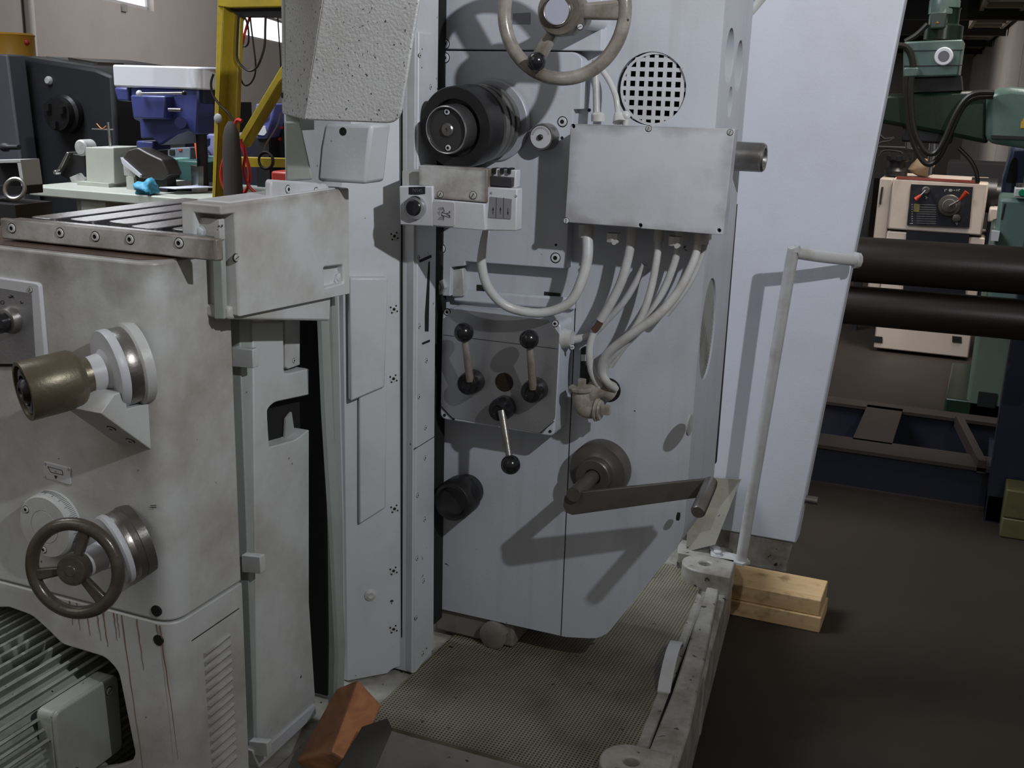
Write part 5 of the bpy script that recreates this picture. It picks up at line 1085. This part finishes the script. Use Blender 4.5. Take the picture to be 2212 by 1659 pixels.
M().box((a,Yb+.3,0),(b,Yb+.7,PY(450,290,Yb+.3).z)).build('cabinet_body', [plain('lilac_blue', (.19,.19,.36), .5)], ld, bevel=.005)
M().torus(PY(450,336,Yb+.29), FR, .02, .005, 4, 6).build('cabinet_handle', [plain('dark_blue_handle', (.03,.035,.09), .5)], ld)
cl = thing('wall_shelf_unit', (PY(440,270,4.6).x, 4.7, 0), 'cream shelf with brown gears, seen between the drill press and the yellow post', 'shelf')
for yy0, yy1 in ((221,226),(265,282)): slab([(425,yy0),(462,yy0+1),(462,yy1),(425,yy1)], 4.6, .3).build('shelf_board', [plain('cream_shelf', (.36,.32,.27), .6)], cl)
M().box((PY(458,280,4.6).x,4.6,0),(PY(466,280,4.6).x,4.9,PY(460,221,4.6).z)).build('shelf_post', [BLACKM], cl)
M().box((PY(424,280,4.6).x,4.6,0),(PY(430,280,4.6).x,4.9,PY(427,221,4.6).z)).build('shelf_post', [BLACKM], cl)
M().cyl(PY(437,246,4.62), PY(437,246,4.7), .05, n=18).build('brown_gear', [paint('brown_gear', (.07,.05,.04), (.03,.02,.02), .7)], cl); M().cyl(PY(432,262,4.58), PY(458,232,4.58), .012, n=10).build('grey_rod', [STEEL], cl)
# yellow lifting frame
YG_ = 2.75
YELP = paint('worn_yellow_paint', (.42,.31,.025), (.16,.12,.03), .8, .66, rough=.4, scale=6)
yf = thing('yellow_gantry', (PY(490,420,YG_).x, YG_+.05, 0), 'worn yellow steel lifting frame with a diagonal brace, behind the table', 'gantry')
q = PY(458,430,YG_); 
pp = [PY(470,-60,YG_), PY(505,-60,YG_), PY(496,-60,YG_)]
def leg_(x0t, x1t, x0b, x1b, Y, dp, nm, mt):
    a, b, c, d = PY(x0t,-80,Y), PY(x1t,-80,Y), PY(x1b,430,Y), PY(x0b,430,Y)
    k = (c.z)/(b.z-c.z); c2 = c+(c-b)*k; d2 = d+(d-a)*(d.z/(a.z-d.z)); c2.z = 0; d2.z = 0
    return M().prism([a,b,c2,d2], (0,dp,0)).build(nm, [mt], yf, bevel=.004)
leg_(472,487,458,466,YG_,.05,'post', YELP); leg_(487,523,466,505,YG_+.035,.02,'post_web', YELP)
a = PY(470,0,YG_); slab([(470,-30),(640,-40),(640,14),(495,17),(470,14)], YG_-.005, .06).build('top_beam', [YELP], yf, bevel=.003)
slab([(494,17),(640,14),(640,36),(516,36)], YG_+.03, .05).build('beam_flange', [plain('flange_grey_steel', (.03,.03,.035), .6)], yf)  # flange in plain near-black grey, unlike the yellow beam
slab([(510,304),(604,147),(640,95),(640,140),(604,178),(520,320)], YG_+.02, .05).build('diagonal_brace', [YELP], yf, bevel=.004)
slab([(500,340),(640,344),(640,362),(500,360)], YG_+.12, .05).build('cross_bar', [YELP], yf)
M().box((PY(632,430,YG_).x,YG_,0),(PY(648,430,YG_).x,YG_+.05,PY(640,-60,YG_).z)).build('post', [YELP], yf)
p = PY(472,256,YG_); M().lathe(p, FR, [(.014,0),(.014,.004),(.011,.006)], 16).build('bolt', [P_GRIME], yf)
# hanging cables
def cable(pts, r, Y, lab, nm, mat, cat):
    return tag(M().tube([PY(x, y, Y) for x, y in pts], r, 8, 7).build(nm, [mat]), lab, cat)
cable([(516,30),(514,60),(512,110),(514,130),(525,145),(540,153),(555,145),(566,120),(572,95),(573,60),(574,32)], .0035, YG_+.02, 'thick black cable hanging in the largest loop under the yellow beam', 'black_cable', HOSE, 'cable')
cable([(526,30),(516,60),(516,110),(517,150),(522,175),(531,185),(543,178),(551,160),(552,135),(548,100),(543,60),(540,32)], .0025, YG_+.06, 'thin black cable in the longest, lowest loop under the yellow beam', 'black_cable', HOSE, 'cable')
cable([(533,30),(520,55),(517,75),(522,95),(530,100),(537,90),(536,60),(530,40),(522,34)], .003, YG_+.10, 'small black cable loop nearest the yellow post', 'black_cable', HOSE, 'cable')
cable([(600,35),(602,70),(606,130),(608,200)], .002, YG_+.09, 'thin black cable hanging straight beside the grey guard', 'black_cable', HOSE, 'cable')
REDH = plain('red_hose', (.55,.035,.03), .35)
cable([(541,32),(528,75),(516,140),(509,190),(508,235),(512,262)], .004, YG_+.14, 'red air hose running down from the yellow beam behind the cables', 'red_hose', REDH, 'hose')
cable([(522,262),(514,259),(508,268),(500,300),(485,340),(478,375),(482,400),(494,420),(512,424),(528,416),(538,395),(538,365),(530,335),(522,312),(520,300)], .0055, YG_-.04, 'red air hose hung in a long loop over the yellow brace', 'red_hose', REDH, 'hose')
cable([(527,312),(530,335),(526,360),(530,385),(540,405),(558,420),(580,425),(600,420)], .0045, YG_-.07, 'red air hose trailing to the right over the table edge', 'red_hose', REDH, 'hose')
cable([(461,160),(456,180),(460,205),(476,228),(492,243),(505,262)], .0035, YG_-.03, 'black cable crossing in front of the yellow post', 'black_cable', HOSE, 'cable')
cable([(606,245),(600,268),(588,290),(574,312),(570,324)], .0025, YG_+.05, 'pale grey cord hanging down to the black coil', 'grey_cord', plain('grey_cord', (.22,.20,.17), .5), 'cord')
g = M().torus(PY(574,346,YG_+.02), FR, .024, .0036, 32, 8)
for i in range(3): g.torus(PY(574+i*.6,346+i,YG_+.025+i*.006), V(.1*i,-1,.05*i), .0235, .0032, 32, 8)
tag(g.build('cable_coil', [HOSE]), 'coiled black cable ring hanging in front of the yellow cross bar', 'cable coil')
tag(M().tube([PY(x,y,YG_-.0) for x,y in ((518,318),(514,345),(513,380),(506,420),(503,450))], .003, 8, 5).build('dark_grey_cord', [plain('dark_grey_cord', (.10,.10,.10), .5)]), 'dark grey cord hanging down inside the red hose loop', 'cord')
# dark hanging bag behind the red hose
ct_ = PY(498,262,YG_-.10); ct0 = ct_.z-.001
bg = M(); prof = [(0,.008),(.015,.019),(.04,.027),(.10,.031),(.25,.033),(.55,.034),(.95,.035),(ct0,.036)]
bg.loft([[V(ct_.x+math.cos(2*PI*j/18)*r, ct_.y+.5*r*math.sin(2*PI*j/18), ct_.z-h) for j in range(18)] for h, r in prof])
tag(bg.build('dark_cover_bag', [plain('dark_brown_cloth', (.045,.036,.032), .7)], smooth=60), 'dark brown rolled cover standing upright against the yellow post, behind the red hose', 'cover')
# blue and white machine with a black light panel
Ym = 3.6
bm_ = thing('blue_white_machine', (PY(575,300,Ym).x, Ym+.2, 0), 'blue and white machine with a black panel of small lights, under the yellow brace', 'machine')
slab([(552,224),(594,224),(588,260),(575,300),(552,300),(548,262)], Ym, .12).build('blue_frame', [plain('blue_violet', (.10,.11,.33), .5)], bm_, bevel=.006)
slab(rpx([(562,240),(580,236),(578,255),(565,262)], 3), Ym-.006, .02).build('white_window', [plain('white_window', (.55,.55,.6), .3)], bm_); slab(rpx([(549,272),(572,272),(576,286),(570,293),(552,290)], 3), Ym-.006, .02).build('white_cover', [plain('white_cover2', (.6,.6,.63), .3)], bm_)
lp = slab([(562,268),(640,262),(640,345),(556,345)], Ym+.08, .2).build('light_panel', [BLACKM], bm_)
rnd = random.Random(9)
for i in range(16):
    p = PY(562+(i % 6)*9+rnd.uniform(-2,2), 276+(i//6)*22+rnd.uniform(-4,4), Ym+.08); M().lathe(p, FR, [(.007,0),(.007,.008),(.005,.011)], 10).build('panel_knob', [rnd.choice([STEEL, RED, BRIGHT, OLIVE])], lp)
M().box((PY(556,345,Ym+.08).x,Ym+.08,0),(PY(640,345,Ym+.08).x,Ym+.3,PY(600,345,Ym+.08).z)).build('machine_base', [BLACKM], bm_)
M().box((PY(549,300,Ym).x,Ym+.01,0),(PY(577,300,Ym).x,Ym+.11,PY(560,299,Ym).z)).build('frame_leg', [BLACKM], bm_)
tr2 = thing('red_tool_chest', (PY(615,390,3.2).x,3.3,0), 'red tool chest just visible left of the grey bracket, behind the red hose', 'chest')
a, b = PY(585,390,3.2).x, PY(660,390,3.2).x; zq = PY(600,370,3.2).z
M().box((a,3.2,zq-.25),(b,3.5,zq)).build('chest_body', [plain('red_paint', (.30,.03,.02), .4)], tr2, bevel=.008); M().box((a+.02,3.22,0),(b-.02,3.48,zq-.25)).build('chest_base', [plain('red_dark', (.12,.02,.015), .5)], tr2)
